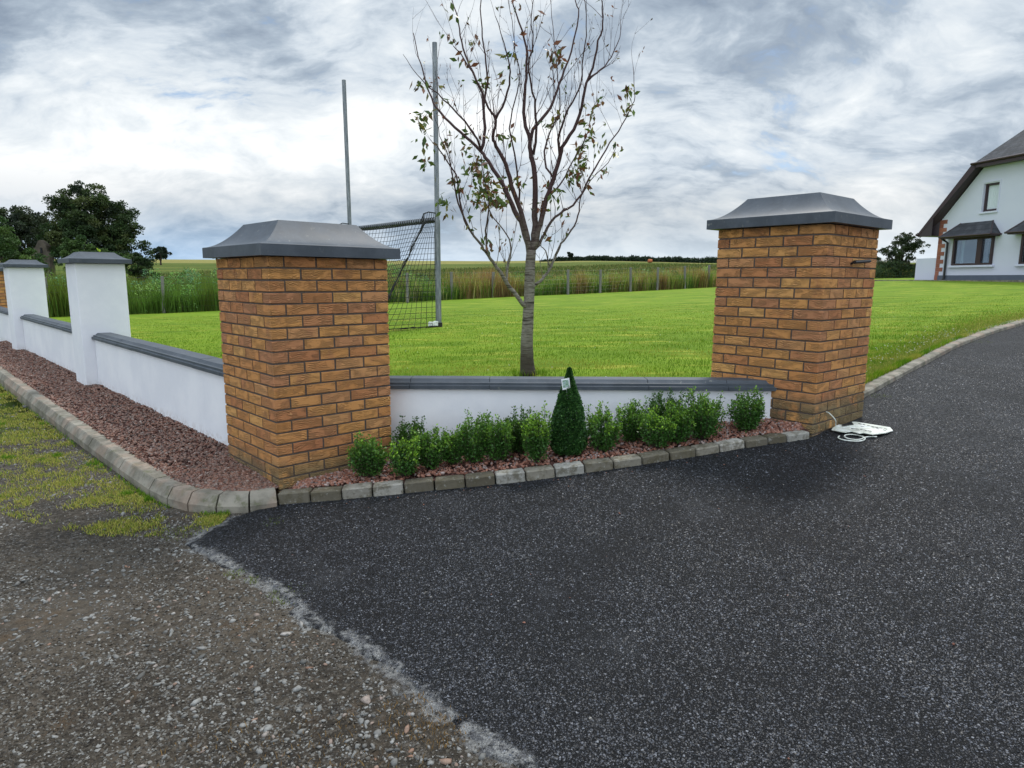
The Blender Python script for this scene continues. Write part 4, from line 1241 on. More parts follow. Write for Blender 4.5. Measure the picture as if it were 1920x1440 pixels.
# ---------------------------------------------------------------- cherry tree
LIMBS = [
  (0.078, 0.05, [(0.171,6.95,-1.01),(0.158,6.95,-0.832),(0.156,6.95,-0.65),(0.165,6.95,-0.424),(0.174,6.95,-0.201),(0.181,6.95,0.02),(0.182,6.95,0.13),(0.192,6.95,0.294)]),
  (0.027, 0.004, [(0.153,6.95,-0.279),(0.112,6.9,-0.261),(-0.028,6.85,-0.084),(-0.088,6.8,0.015),(-0.201,6.75,0.167),(-0.256,6.7,0.249),(-0.309,6.65,0.325),(-0.422,6.6,0.471),(-0.492,6.55,0.638),(-0.547,6.5,0.97),(-0.66,6.45,1.146),(-0.725,6.4,1.237)]),
  (0.014, 0.003, [(-0.06,6.8,-0.019),(-0.056,6.864,0.046),(-0.048,6.929,0.172),(-0.021,6.993,0.36),(-0.094,7.057,0.505),(-0.257,7.121,0.723),(-0.34,7.186,0.997),(-0.392,7.25,1.246)]),
  (0.012, 0.003, [(-0.258,6.7,0.249),(-0.266,6.63,0.474),(-0.232,6.56,0.666),(-0.25,6.49,0.827),(-0.287,6.42,1.007),(-0.299,6.35,1.139)]),
  (0.036, 0.004, [(0.181,6.95,0.239),(0.168,6.993,0.303),(0.108,7.036,0.532),(0.021,7.079,0.706),(-0.062,7.121,0.878),(-0.113,7.164,0.996),(-0.262,7.207,1.223),(-0.347,7.25,1.339),(-0.496,7.293,1.488),(-0.679,7.336,1.641),(-0.815,7.379,1.791),(-0.885,7.421,1.909),(-0.961,7.464,2.158),(-1.021,7.507,2.342),(-1.079,7.55,2.613)]),
  (0.02, 0.004, [(-0.347,7.25,1.339),(-0.306,7.3,1.491),(-0.316,7.35,1.786),(-0.335,7.4,1.955),(-0.436,7.45,2.173),(-0.522,7.5,2.375),(-0.576,7.55,2.578),(-0.61,7.6,2.799),(-0.662,7.65,2.94),(-0.716,7.7,3.205)]),
  (0.014, 0.004, [(-0.316,7.35,1.786),(-0.299,7.333,1.938),(-0.275,7.317,2.087),(-0.305,7.3,2.313),(-0.329,7.283,2.563),(-0.344,7.267,2.825),(-0.321,7.25,3.069)]),
  (0.014, 0.002, [(-0.347,7.25,1.339),(-0.377,7.183,1.438),(-0.578,7.117,1.681),(-0.716,7.05,1.8),(-0.895,6.983,1.945),(-0.961,6.917,1.999),(-1.087,6.85,2.166)]),
  (0.03, 0.004, [(0.181,6.95,0.25),(0.117,6.91,0.56),(-0.013,6.87,0.924),(-0.076,6.83,1.13),(-0.171,6.79,1.3),(-0.199,6.75,1.379),(-0.175,6.71,1.53),(-0.242,6.67,1.636),(-0.356,6.63,1.871),(-0.469,6.59,2.049),(-0.565,6.55,2.153)]),
  (0.014, 0.003, [(-0.175,6.71,1.533),(-0.077,6.658,1.703),(-0.033,6.606,1.885),(-0.048,6.554,2.009),(-0.091,6.502,2.163),(-0.165,6.45,2.373)]),
  (0.04, 0.004, [(0.192,6.95,0.272),(0.219,6.958,0.403),(0.228,6.965,0.565),(0.226,6.973,0.817),(0.208,6.981,1.125),(0.175,6.988,1.277),(0.158,6.996,1.447),(0.11,7.004,1.584),(0.115,7.012,1.855),(0.129,7.019,2.08),(0.119,7.027,2.301),(0.055,7.035,2.535),(-0.007,7.042,2.695),(-0.049,7.05,3.035)]),
  (0.02, 0.004, [(0.174,6.996,1.404),(0.236,7.053,1.567),(0.382,7.11,1.747),(0.445,7.166,1.929),(0.527,7.223,2.142),(0.59,7.28,2.342),(0.671,7.337,2.708),(0.64,7.393,2.879),(0.645,7.45,3.159)]),
  (0.016, 0.003, [(0.205,6.988,1.257),(0.233,6.926,1.452),(0.212,6.863,1.691),(0.177,6.801,1.873),(0.142,6.738,2.05),(0.185,6.675,2.222),(0.161,6.613,2.434),(0.201,6.55,2.685)]),
  (0.034, 0.004, [(0.198,6.95,0.261),(0.229,6.929,0.347),(0.284,6.907,0.561),(0.335,6.886,0.807),(0.408,6.864,1.003),(0.468,6.843,1.194),(0.486,6.821,1.294),(0.597,6.8,1.467),(0.668,6.779,1.667),(0.707,6.757,1.876),(0.76,6.736,2.028),(0.813,6.714,2.257),(0.842,6.693,2.401),(0.835,6.671,2.529),(0.819,6.65,2.637)]),
  (0.015, 0.003, [(0.468,6.843,1.196),(0.444,6.772,1.36),(0.474,6.702,1.49),(0.533,6.632,1.616),(0.629,6.561,1.795),(0.65,6.491,2.07),(0.662,6.42,2.276),(0.625,6.35,2.517)]),
  (0.011, 0.002, [(0.721,6.757,1.918),(0.85,6.83,2.028),(0.961,6.904,2.164),(1.045,6.977,2.376),(1.067,7.05,2.545)]),
  (0.018, 0.003, [(0.214,6.95,0.267),(0.298,6.995,0.405),(0.397,7.041,0.594),(0.531,7.086,0.709),(0.675,7.132,0.822),(0.803,7.177,1.051),(0.906,7.223,1.232),(1.019,7.268,1.43),(1.154,7.314,1.63),(1.254,7.359,1.813),(1.292,7.405,1.932),(1.273,7.45,2.246)]),
  (0.02, 0.003, [(0.184,6.95,-0.09),(0.231,7.0,-0.068),(0.32,7.05,0.005),(0.394,7.1,0.106),(0.44,7.15,0.197),(0.486,7.2,0.3),(0.549,7.25,0.421),(0.67,7.3,0.572),(0.715,7.35,0.737),(0.734,7.4,0.87),(0.852,7.45,1.074),(1.04,7.5,1.269),(1.131,7.55,1.447)]),
  (0.009, 0.002, [(0.394,7.1,0.134),(0.347,7.083,0.295),(0.286,7.067,0.365),(0.259,7.05,0.517)]),
  (0.012, 0.002, [(0.408,6.864,1.003),(0.313,6.962,1.2),(0.369,7.06,1.48),(0.481,7.158,1.739),(0.461,7.256,2.053),(0.428,7.354,2.396),(0.401,7.452,2.744),(0.373,7.55,3.096)]),
  (0.012, 0.002, [(0.074,7.079,0.709),(0.054,6.988,0.993),(0.014,6.896,1.239),(-0.04,6.805,1.475),(0.011,6.714,1.702),(0.06,6.623,1.919),(0.008,6.532,2.127),(-0.018,6.441,2.325),(-0.067,6.35,2.558)]),
  (0.011, 0.002, [(0.331,6.886,0.807),(0.486,7.039,0.976),(0.632,7.191,1.242),(0.772,7.344,1.488),(0.852,7.497,1.768),(0.913,7.65,1.944)]),
  (0.011, 0.002, [(-0.422,6.6,0.471),(-0.523,6.51,0.724),(-0.564,6.42,0.909),(-0.594,6.33,1.087),(-0.666,6.24,1.28),(-0.702,6.15,1.443)])]

LEAVES = [(-0.63,6.69,2.56,3),(-0.59,6.99,2.41,2),(-0.65,6.82,2.35,3),(-0.57,7.05,2.24,2),(-0.01,7.08,2.4,3),(-0.06,6.52,2.07,4),(-0.09,6.46,1.92,4),(-0.35,7.29,2.05,5),(-0.45,6.71,2.0,2),(-0.94,6.68,1.88,6),(-0.75,7.45,1.95,3),(-0.83,6.92,1.51,7),(-0.83,7.29,1.44,8),(-0.87,6.93,1.24,5),(-0.87,7.09,1.03,6),(-0.71,6.6,0.73,6),(-0.67,7.08,0.67,3),(-0.54,7.32,1.37,5),(-0.42,6.97,1.2,8),(-0.6,7.19,1.24,4),(-0.28,7.12,1.04,10),(-0.19,6.51,0.85,12),(-0.35,7.21,0.83,12),(-0.45,7.04,0.86,10),(-0.54,6.75,0.91,6),(-0.37,6.48,0.97,7),(-0.1,7.32,1.01,6),(0.07,6.92,0.98,6),(-0.07,7.17,1.5,3),(-0.04,7.33,1.48,3),(0.39,7.16,2.31,6),(0.46,7.37,2.27,8),(0.41,6.84,1.64,4),(0.35,7.25,1.55,3),(0.78,6.89,1.63,10),(0.89,7.39,1.82,8),(0.7,7.33,1.43,8),(0.68,6.55,1.18,9),(0.71,6.59,1.09,9),(0.92,6.67,1.43,4),(1.14,7.42,1.42,5),(1.01,6.89,1.14,5),(1.21,7.08,1.98,7),(1.19,6.75,1.79,6),(0.87,6.96,2.69,4),(0.62,6.84,1.05,4),(0.47,6.8,0.87,5),(0.29,7.04,0.76,4),(0.17,7.03,0.79,4),(0.54,7.35,0.74,4),(-0.25,7.13,0.38,4),(-0.42,7.38,0.51,3),(-0.08,7.31,0.39,2),(0.32,7.44,0.46,3),(0.32,7.12,0.96,4),(-0.42,6.61,2.48,3),(0.09,7.31,2.78,3),(0.26,7.41,2.63,2),(-0.53,7.35,1.51,3),(-0.2,7.02,0.78,7),(-0.32,7.16,0.93,8),(-0.12,6.66,0.82,6),(0.62,7.28,1.04,5),(0.8,7.02,1.4,6),(0.83,6.73,1.01,4)]

tb = (.1706, 6.95, -1.025)
t = thing('young_cherry_tree', 'slender nearly bare cherry tree with sparse bronze-green leaves, on the lawn behind the wall', 'tree', tb)
mb = MB()
def smooth_path(P, k=3):
    P = [np.array(p, float) for p in P]; out = []
    for i in range(len(P) - 1):
        p0 = P[max(i - 1, 0)]; p1 = P[i]; p2 = P[i + 1]; p3 = P[min(i + 2, len(P) - 1)]
        for j in range(k):
            u = j / k
            out.append(.5 * ((2 * p1) + (-p0 + p2) * u + (2 * p0 - 5 * p1 + 4 * p2 - p3) * u * u + (-p0 + 3 * p1 - 3 * p2 + p3) * u ** 3))
    out.append(P[-1]); return out
tips = []
tree_nodes = []
for li, (r0, r1, pts) in enumerate(LIMBS):
    sp_ = smooth_path(pts, 3)
    m = len(sp_)
    rads = []
    for i in range(m):
        u = i / (m - 1)
        r = r0 + (r1 - r0) * u ** .75
        if li == 0:
            r = np.interp(u, [0, .05, .12, .5, 1], [.098, .082, .072, .057, .050])
        rads.append(r)
        if i: sp_[i] = sp_[i] + R.normal(0, .004 if li else .001, 3)
        tree_nodes.append((sp_[i], r, li, u))
    mb.tube(sp_, rads, 12 if li == 0 else 8, 0, True)
def twig(p, d, L, r, depth=0):
    m = 5; pts = [p]; q = p.copy(); dd = d / np.linalg.norm(d)
    for i in range(m):
        dd = dd + R.normal(0, .10, 3) + np.array((0, 0, .07)); dd /= np.linalg.norm(dd)
        q = q + dd * L / m; pts.append(q.copy())
    mb.tube(pts, [r * (1 - .75 * i / m) for i in range(m + 1)], 4, 0, False)
    tips.append((pts[-1], dd))
    for k in range(2, m):
        # short buds and spurs
        if R.uniform() < .6:
            e = R.normal(size=3); e /= np.linalg.norm(e); mb.tube([pts[k], pts[k] + e * .012 + dd * .012], [r * .8, r * .5], 3, 0, False)
        if depth < 1 and R.uniform() < .55:
            e = dd + R.normal(0, .45, 3); e[2] = abs(e[2]) + .2
            twig(pts[k], e, L * R.uniform(.35, .6), r * .65, depth + 1)
for (p, r, li, u) in tree_nodes:
    if li == 0 or r > .028: continue
    pr_ = .42 if u > .2 else .18
    if R.uniform() < pr_ and p[2] < 3.4:
        out_ = p - np.array((tb[0], tb[1], p[2])); out_ = out_ / (np.linalg.norm(out_) + .1)
        d = out_ * R.uniform(-.2, .45) + R.normal(0, .32, 3); d[2] = abs(d[2]) + R.uniform(.5, 1.0)
        twig(p, d, R.uniform(.22, .62), max(.0022, min(r * .38, .0042)))
trunk = mb.build('trunk', M_bark, t, smooth=True, recalc=False)
P = []; D = []; L = []; C = []
def leaf_at(p, col):
    P.append(p); d = R.normal(0, .7, 3); d[2] -= .55; D.append(d); L.append(R.uniform(.058, .105)); C.append(col)
LC = [(.085, .13, .022), (.055, .095, .02), (.16, .15, .03), (.14, .065, .03), (.19, .075, .04), (.11, .07, .03)]
node_p = np.array([q[0] for q in tree_nodes] + [q[0] for q in tips])
for x_, y_, z_, m in LEAVES:
    c0 = np.array((x_, y_, z_))
    j = np.argsort(np.hypot(node_p[:, 0] - x_, node_p[:, 2] - z_) + .15 * abs(node_p[:, 1] - y_))[:4]
    for k in range(int(m * 2.6)):
        q = node_p[j[R.integers(0, 4)]]
        p = (q * .35 + np.array((x_, q[1], z_)) * .65) + R.normal(0, .038, 3)
        up_ = z_ > 2.2
        leaf_at(p, np.array(LC[R.choice(6, p=[.18, .12, .1, .25, .25, .1] if up_ else [.25, .22, .2, .13, .09, .11])]) * R.uniform(.8, 1.3))
for p, d in tips:
    if R.uniform() < .38:
        for k in range(R.integers(1, 4)):
            leaf_at(p + R.normal(0, .01, 3), np.array(LC[R.choice(6, p=[.1, .1, .1, .3, .3, .1])]) * R.uniform(.8, 1.3)); L[-1] *= .55
L = np.array(L)
V, F, Cc = leaf_quads(np.array(P), np.array(D), L, L * .42, np.array(C), .12)
new_mesh('leaves', V, F, M_leaf, t, cols=Cc)

# ---------------------------------------------------------------- goal
gR = np.array((-1.478, 13.2, -.965)); gL = np.array((-3.83, 15.9, -.98))
ch = 1.142
t = thing('goalposts', 'tall grey H-shaped goalposts with crossbar and black net on the lawn', 'goal', tuple((gR + gL) / 2))
cd = (gL - gR)[:2]; cw = np.linalg.norm(cd); cd /= cw; nb = np.array((-.70, -.714)); nb /= np.linalg.norm(nb)
for p, zt, lean in ((gR, 4.385, -.012), (gL, 4.47, -.05)):
    mb = MB(); q = np.array((p[0] + lean, p[1], zt))
    mb.tube([p - (0, 0, .03), np.array((p[0] + lean * .45, p[1], ch))], .058, 12)
    mb.tube([np.array((p[0] + lean * .45, p[1], ch - .15)), q], .047, 12)
    mb.build('post', M_galv, t, smooth=True, sharp=40)
    mb = MB(); mb.tube([p - (0, 0, .02), p + (0, 0, .10)], .075, 10); mb.build('foot_sleeve', M_net, t)
def gp(a, b, z): return np.array((gR[0] + cd[0] * a + nb[0] * b, gR[1] + cd[1] * a + nb[1] * b, z))
mb = MB(); mb.tube([gp(0, 0, ch), gp(cw, 0, ch + .015)], .045, 10)
crossb = mb.build('crossbar', M_galv, t, smooth=True, sharp=40)
mb = MB()
for k in range(int(cw / .085)):
    a = .1 + k * .085
    ring = [gp(a + .02 * math.sin(q), .052 * math.cos(q), ch + .052 * math.sin(q)) for q in np.linspace(0, 6.28, 9)]
    mb.tube(ring, .010, 4, 0, False)
mb.build('lacing', M_net, crossb, recalc=False)
mb = MB()
for z_ in (ch + .12, ch - .04):
    mb.tube([gp(0, 0, z_), gp(.0, .22, z_ + .01), gp(.02, .32, z_ - .03), gp(.05, .36, ch - .03)], .012, 6)
mb.tube([gp(0.02, .33, ch + .10), gp(.02, .33, ch - .05)], .01, 6)
for q in np.linspace(.03, .30, 6): mb.tube([gp(0, q, ch + .12), gp(0, q + .03, ch - .04)], .006, 4)
mb.build('net_bracket', M_net, t)
mb = MB()
for z_ in (ch + .12, ch - .04):
    mb.tube([gp(cw, 0, z_), gp(cw, .22, z_ + .01), gp(cw - .02, .32, z_ - .03), gp(cw - .05, .36, ch - .03)], .012, 6)
mb.build('net_bracket', M_net, t)
# net: side panels and back panel, knotted mesh
gz = -.975
def net_seg(mb, S, ku, kv, f, r=.005):
    G_ = np.array([[f(i / ku, j / kv) for j in range(kv + 1)] for i in range(ku + 1)])
    for i in range(ku + 1): mb.tube([G_[i, j] for j in range(kv + 1)], r, 3, 0, False)
    for j in range(kv + 1): mb.tube([G_[i, j] for i in range(ku + 1)], r, 3, 0, False)
depth_top = .34; depth_bot = 1.55
def sag(u, v): return math.sin(math.pi * u) * math.sin(math.pi * v)
def side(a0):
    def f(u, v):
        # u from post to back, v from top to ground
        b = u * (depth_top + (depth_bot - depth_top) * v)
        z = ch - .02 + (gz - ch + .02) * v
        return gp(a0 + .10 * sag(u, v) * (1 if a0 < 1 else -1) + .03 * math.sin(9 * v + 5 * u), b + .05 * math.sin(7 * v) * u, z - .06 * u * (1 - v) + .03 * math.sin(u * 11) * (v > .95) * 0)
    return f
def back(u, v):
    b = depth_top + (depth_bot - depth_top) * v ** 1.05 - .18 * sag(u, v)
    z = ch - .10 + (gz - ch + .10) * v
    return gp(cw * u, b + .03 * math.sin(13 * u + 4 * v), z - .10 * sag(u, v) * (1 - v))
def roofn(u, v):
    return gp(cw * u, depth_top * v, ch + .01 - .11 * v - .04 * sag(u, v))
mb = MB()
net_seg(mb, 0, 10, 20, side(.0)); net_seg(mb, 0, 10, 20, side(cw))
net_seg(mb, 0, 30, 24, back); net_seg(mb, 0, 30, 3, roofn)
# bunched seams
for a0, s_ in ((0, 1), (cw, -1)):
    for k in range(4):
        pts = [gp(a0 + R.normal(0, .012), depth_top + (depth_bot - depth_top) * v + R.normal(0, .02), ch - .08 + (gz - ch + .08) * v + R.normal(0, .01)) for v in np.linspace(0, 1, 14)]
        mb.tube(pts, .008, 4, 0, False)
for k in range(3):
    pts = [gp(u * cw, depth_bot + R.normal(0, .03), gz + .02 + abs(R.normal(0, .012))) for u in np.linspace(0, 1, 30)]
    mb.tube(pts, .007, 3, 0, False)
    pts = [gp(R.normal(0, .02), u * depth_bot, gz + .02 + abs(R.normal(0, .012))) for u in np.linspace(0, 1, 16)]
    mb.tube(pts, .008, 3, 0, False)
mb.build('net', M_net, t, recalc=False)
mb = MB(); p = gR + np.array((-.14, -.05, .07)); mb.box(p, (.06, .05, .045), None, 0, .012); mb.box(p + np.array((.09, .02, 0.01)), (.05, .05, .05), None, 0, .012)
tag(mb.build('weight_block', M_pvc), 'small white block lying on the grass against the foot of the nearer goalpost', 'block')

# ---------------------------------------------------------------- country fence
FP = [(-12.67, 24, .04, -1.29), (-9.4, 25.4, .12, -1.17), (-6.6, 26.6, .18, -1.07), (-4.38, 27.6, .24, -.98), (-2.66, 29, .30, -.905), (-.89, 30.1, .32, -.81), (.95, 31.1, .40, -.78), (2.67, 32, .47, -.74), (4.36, 33, .49, -.665), (6.07, 34.2, .63, -.57), (7.70, 35.3, .66, -.50), (9.45, 36.5, .77, -.43), (11.08, 37.6, .85, -.395), (13.2, 38.9, .95, -.30), (15.4, 40.2, 1.05, -.2), (17.6, 41.6, 1.15, -.1), (19.9, 43.0, 1.2, 0), (22.2, 44.4, 1.25, .1), (24.3, 45.2, 1.3, .15), (26.5, 46, 1.33, .2), (28.8, 47.4, 1.35, .22)]
FP = [(-19, 21.0, -.1, -1.4), (-15.8, 22.5, -.03, -1.35)] + FP
t = thing('field_fence', 'timber post and wire field fence with weathered square posts along the lawn edge', 'fence', (2.67, 32, -.74))
for i, (x, y, zt, zb) in enumerate(FP):
    mb = MB(); a = R.uniform(-.2, .2) + .5; A = (Vector((math.cos(a), math.sin(a), 0)), Vector((-math.sin(a), math.cos(a), 0)), Vector((R.normal(0, .02), R.normal(0, .02), 1)).normalized())
    zz_ = float(Lz(x, y))
    mb.box((x, y, (zt + zb - .1) / 2), (.05, .05, (zt - zb + .1) / 2), A, 0, .01)
    mb.build('fence_post', M_wood, t, recalc=False)
mb = MB()
for q in (.97, .80, .62, .45, .30, .16):
    mb.tube([(x, y - .07, zb + (zt - zb) * q - .0) for x, y, zt, zb in FP], .003, 3, 0, False)
for i in range(len(FP) - 1):
    a, b = FP[i], FP[i + 1]
    for u in np.arange(.06, 1, .12):
        x = a[0] + (b[0] - a[0]) * u; y = a[1] + (b[1] - a[1]) * u - .07; zt = a[2] + (b[2] - a[2]) * u; zb = a[3] + (b[3] - a[3]) * u
        mb.tube([(x, y, zb + .05), (x, y, zb + (zt - zb) * .80)], .0015, 3, 0, False)
mb.build('wire_mesh', M_wire, t, recalc=False)

# ---------------------------------------------------------------- long grass, reeds and weeds beyond the fence
def field_pts(n, x0, x1, d0, d1, pw=1.3):
    x = R.uniform(x0, x1, n); y = fence_y(x) + d0 + (d1 - d0) * R.uniform(0, 1, n) ** pw
    return x, y, Gz(x, y)
n = 110000
x, y, z = field_pts(n, -22, 33, -.10, 9, 1.8)
cl = np.array([mnoise.noise(Vector((a * .35, b * .5, 2.0))) for a, b in zip(x, y)])
cf = np.array([mnoise.noise(Vector((a * 1.3, b * 1.3, 7.0))) for a, b in zip(x, y)])
dd = y - fence_y(x)
h = (.95 + .45 * cl + .35 * cf) * R.uniform(.65, 1.15, n) * np.interp(dd, [0, 1, 3, 9], [.9, 1.12, .95, .75]) * np.interp(x, [-20, -12, -6, 0, 12, 20], [1.25, 1.3, 1.15, 1.0, 1.0, 1.1])
green = np.array((.11, .21, .035)); olive = np.array((.26, .30, .06)); brown = np.array((.26, .17, .07)); gold = np.array((.45, .40, .17))
k = cl + cf * .6 + R.normal(0, .22, n)
col = np.where((k > .28)[:, None], brown, np.where((k > .02)[:, None], olive, green))
col = np.where((R.uniform(0, 1, n) < .10)[:, None], gold, col)
lft = (x < -6)[:, None]
col = np.where(lft & (col[:, :1] > .16), np.array((.12, .17, .03)), col) * R.uniform(.65, 1.25, (n, 1))
V, F, C = blades(np.c_[x, y, z - .05], np.maximum(h, .3), R.uniform(.016, .034, n), np.full(n, .32), col, col * np.array((1.25, 1.2, 1.1)))
tag(new_mesh('long_grass', V, F, M_grass, cols=C), 'tall rough grass and reeds beyond the field fence', None, None, 'stuff')
# broad-leaved weeds
n = 70000
cx_ = R.uniform(-20, 32, 620); cy_ = fence_y(cx_) + R.uniform(.05, 7, 620)
wsel = R.uniform(0, 1, 620) < np.where(cx_ < -4, 1.0, .42)
cx_, cy_ = cx_[wsel], cy_[wsel]
hh = R.uniform(.7, 1.35, len(cx_)) * np.where(cx_ < -5, 1.22, .85)
idx = R.integers(0, len(cx_), n)
u = R.uniform(0, 1, n) ** .8; a = R.uniform(0, 6.28, n); r_ = np.sqrt(R.uniform(0, 1, n)) * .42 * (1.05 - u * .7)
P = np.c_[cx_[idx] + r_ * np.cos(a), cy_[idx] + r_ * np.sin(a), Gz(cx_[idx], cy_[idx]) + u * hh[idx]]
D = np.c_[np.cos(a), np.sin(a), R.uniform(-.2, .8, n)] + R.normal(0, .4, (n, 3))
L = R.uniform(.04, .10, n)
gcol = pal(len(cx_), [(.07, .17, .035), (.13, .26, .05), (.22, .34, .08), (.11, .23, .10)])[idx] * R.uniform(.7, 1.3, (n, 1)) * (.75 + .5 * u[:, None])
V, F, C = leaf_quads(P, D, L, L * .5, gcol)
tag(new_mesh('weeds', V, F, M_farleaf, cols=C), 'leafy nettles and hogweed among the long grass', None, None, 'stuff')
# coarse growth farther out so the field does not start bare
n = 60000
x, y, z = field_pts(n, -40, 60, 6, 75, 1.5)
h = R.uniform(.15, .5, n) * np.interp(y - fence_y(x), [6, 14, 75], [1.7, 1, 1])
col = pal(n, [(.08, .12, .028), (.13, .15, .038), (.18, .17, .06), (.055, .095, .025)])
V, F, C = blades(np.c_[x, y, z - .03], h, R.uniform(.05, .11, n), np.full(n, .5), col, col * 1.2)
tag(new_mesh('field_growth', V, F, M_grass, cols=C), 'green and straw coloured growth in the field', None, None, 'stuff')

# ---------------------------------------------------------------- distant trees
def crown(blobs, n, ls, cols, p=None, fill=.35, ncl=70, drop=0.0):
    """blobs: (x,y,z,rx,ry,rz). leaf clumps on sub-spheres near the envelope"""
    bl = np.array(blobs, float); vol = bl[:, 3] * bl[:, 5]; vol = vol / vol.sum()
    b = R.choice(len(bl), ncl, p=vol)
    d = R.normal(size=(ncl, 3)); d /= np.linalg.norm(d, axis=1)[:, None]
    rr = R.uniform(.35, 1.0, ncl) ** .6
    C0 = bl[b, :3] + d * rr[:, None] * bl[b, 3:6]
    cr = R.uniform(.12, .26, ncl) * (bl[b, 3] + bl[b, 5]) / 2
    k = R.choice(ncl, n, p=cr ** 2 / (cr ** 2).sum())
    e = R.normal(size=(n, 3)); e /= np.linalg.norm(e, axis=1)[:, None]
    e[:, 2] = np.where(R.uniform(0, 1, n) < .6, np.abs(e[:, 2]), e[:, 2])
    P = C0[k] + e * (cr[k] * R.uniform(fill, 1.05, n))[:, None] * np.array((1.1, 1.1, .8))
    D = e + R.normal(0, .6, (n, 3))
    L = R.uniform(.7, 1.4, n) * ls
    cc = pal(ncl, cols, p)[k] * R.uniform(.7, 1.35, (n, 1))
    return leaf_quads(P, D, L, L * .7, cc)
def tree(name, label, cat, base, blobs, n, ls, cols, trunk_r, ncl=70, group=None, limbs=7, p=None):
    t = thing(name, label, cat, base, group)
    V, F, C = crown(blobs, n, ls, cols, p, ncl=ncl)
    new_mesh('crown', V, F, M_farleaf, t, cols=C)
    mb = MB(); b0 = np.array(base)
    top = np.mean([q[:3] for q in blobs], 0)
    mb.tube([b0 - (0, 0, .3), b0 * .6 + top * .4 + R.normal(0, .1, 3), top * .9 + b0 * .1], [trunk_r, trunk_r * .75, trunk_r * .35], 7)
    for k in range(limbs):
        q = blobs[k % len(blobs)]; e = np.array(q[:3]) + np.clip(R.normal(0, .3, 3), -.5, .5) * np.array(q[3:6])
        s_ = b0 * .55 + top * .45 + R.normal(0, .1, 3)
        mb.tube([s_, (s_ + e) / 2 + (0, 0, .2), e], [trunk_r * .45, trunk_r * .28, trunk_r * .08], 5, 0, False)
    mb.build('trunk', M_twig, t, recalc=False)
    return t
DK = [(.022, .045, .014), (.032, .062, .016), (.05, .08, .02), (.016, .03, .012)]
X0, Y0 = -38.0, 60.0
def gzf(x, y): return float(Gz(np.array(x), np.array(y)))
tree('large_tree', 'big dark broad-leaved tree with a leaning rounded crown, left on the horizon', 'tree', (-37.5, 60.5, gzf(-37.5, 60.5)),
     [(-38.1, 60, 6.3, 2.3, 2.6, 2.0), (-36.6, 60, 4.9, 2.9, 2.8, 2.2), (-39.4, 60.5, 4.6, 2.4, 2.6, 1.9), (-35.0, 60, 3.5, 2.0, 2.4, 1.8), (-37.8, 59, 3.0, 3.8, 2.6, 1.7), (-34.2, 60, 2.3, 1.6, 2, 1.1), (-33.3, 59.8, 1.5, 1.5, 2, 1.0), (-35.5, 59.5, 1.6, 2.2, 2, 1.3)],
     80000, .15, DK + [(.065, .085, .022)], .35, 420)
tree('dark_tree', 'dark flat-topped tree at the left edge, partly behind the bright hedge bushes', 'tree', (-50.5, 70, gzf(-50.5, 70)),
     [(-52.5, 70, 5.5, 3.2, 3, 1.8), (-49.0, 70, 5.2, 2.6, 3, 1.5), (-50.5, 70, 3.4, 4.2, 3, 2.0)], 34000, .18, [(.016, .028, .014), (.024, .04, .016), (.035, .05, .018)], .3, 200)
tree('round_tree', 'second dark tree behind, beyond the left edge trees', 'tree', (-57, 72, gzf(-57, 72)),
     [(-57, 72, 5.2, 3.6, 3, 2.4), (-56, 72, 3.2, 4, 3, 2)], 12000, .24, DK, .3, 60)
tree('hedge_bush', 'mid green rounded bush in front of the dark trees at the left edge', 'bush', (-39.8, 52, gzf(-39.8, 52)),
     [(-40.3, 52, 2.6, 2.2, 1.8, 1.7), (-38.6, 52, 1.7, 1.5, 1.6, 1.3), (-42.8, 52, 2.7, 2.2, 1.8, 1.9), (-36.9, 52.2, .9, 1.1, 1.2, .9)], 22000, .13, [(.05, .10, .02), (.075, .13, .025), (.035, .075, .018)], .12, 110)
tree('elder_bush', 'lighter green bush in front of the big tree, right of the ruined gable', 'bush', (-33.6, 52.5, gzf(-33.6, 52.5)),
     [(-34.6, 52.5, 1.7, 1.3, 1.3, 1.3), (-34.0, 52.5, 1.8, 1.3, 1.3, 1.3), (-32.3, 52.5, 1.5, 1.3, 1.3, 1.0), (-31.0, 53, 1.0, 1.2, 1.3, .8)], 15000, .12, [(.05, .10, .022), (.07, .125, .03), (.035, .08, .02)], .1, 80)
tree('bramble_bush', 'low dark bush at the foot of the big tree on its right', 'bush', (-29.6, 54, gzf(-29.6, 54)),
     [(-31.0, 54, .9, 1.5, 1.3, .9), (-29.9, 54.2, .3, 1.0, 1.2, .7)], 9000, .13, DK, .1, 50)
# ruined gable
t = thing('ruined_gable', 'weathered stone gable of a ruin glimpsed between the hedge bush and the big tree', 'ruin', (-39.6, 56.5, gzf(-39.6, 56.5)))
zb = gzf(-39.6, 56.5) - .3; mb = MB()
P = [(-40.7, 56.5, zb), (-39.2, 56.5, zb), (-39.2, 56.5, 2.0), (-39.35, 56.5, 2.1), (-39.4, 56.5, 2.6), (-39.8, 56.5, 3.05), (-40.0, 56.5, 3.0), (-40.3, 56.5, 2.45), (-40.6, 56.5, 2.3), (-40.7, 56.5, 1.7)]
mb.prism(P, (0, 1, 0), .6); mb.build('stone_wall', M_stone, t)
mb = MB(); mb.box((-39.8, 56.48, 2.2), (.08, .03, .22)); mb.build('dark_window_block', M_black, t)  # solid black block stands for the shade inside an opening
tree('small_round_tree', 'small round tree on the skyline just right of the big tree', 'tree', (-68.6, 130, gzf(-68.6, 130)),
     [(-68.6, 130, 4.5, 1.9, 1.6, 1.1)], 2600, .3, [(.02, .035, .02), (.03, .05, .025)], .2, 24)
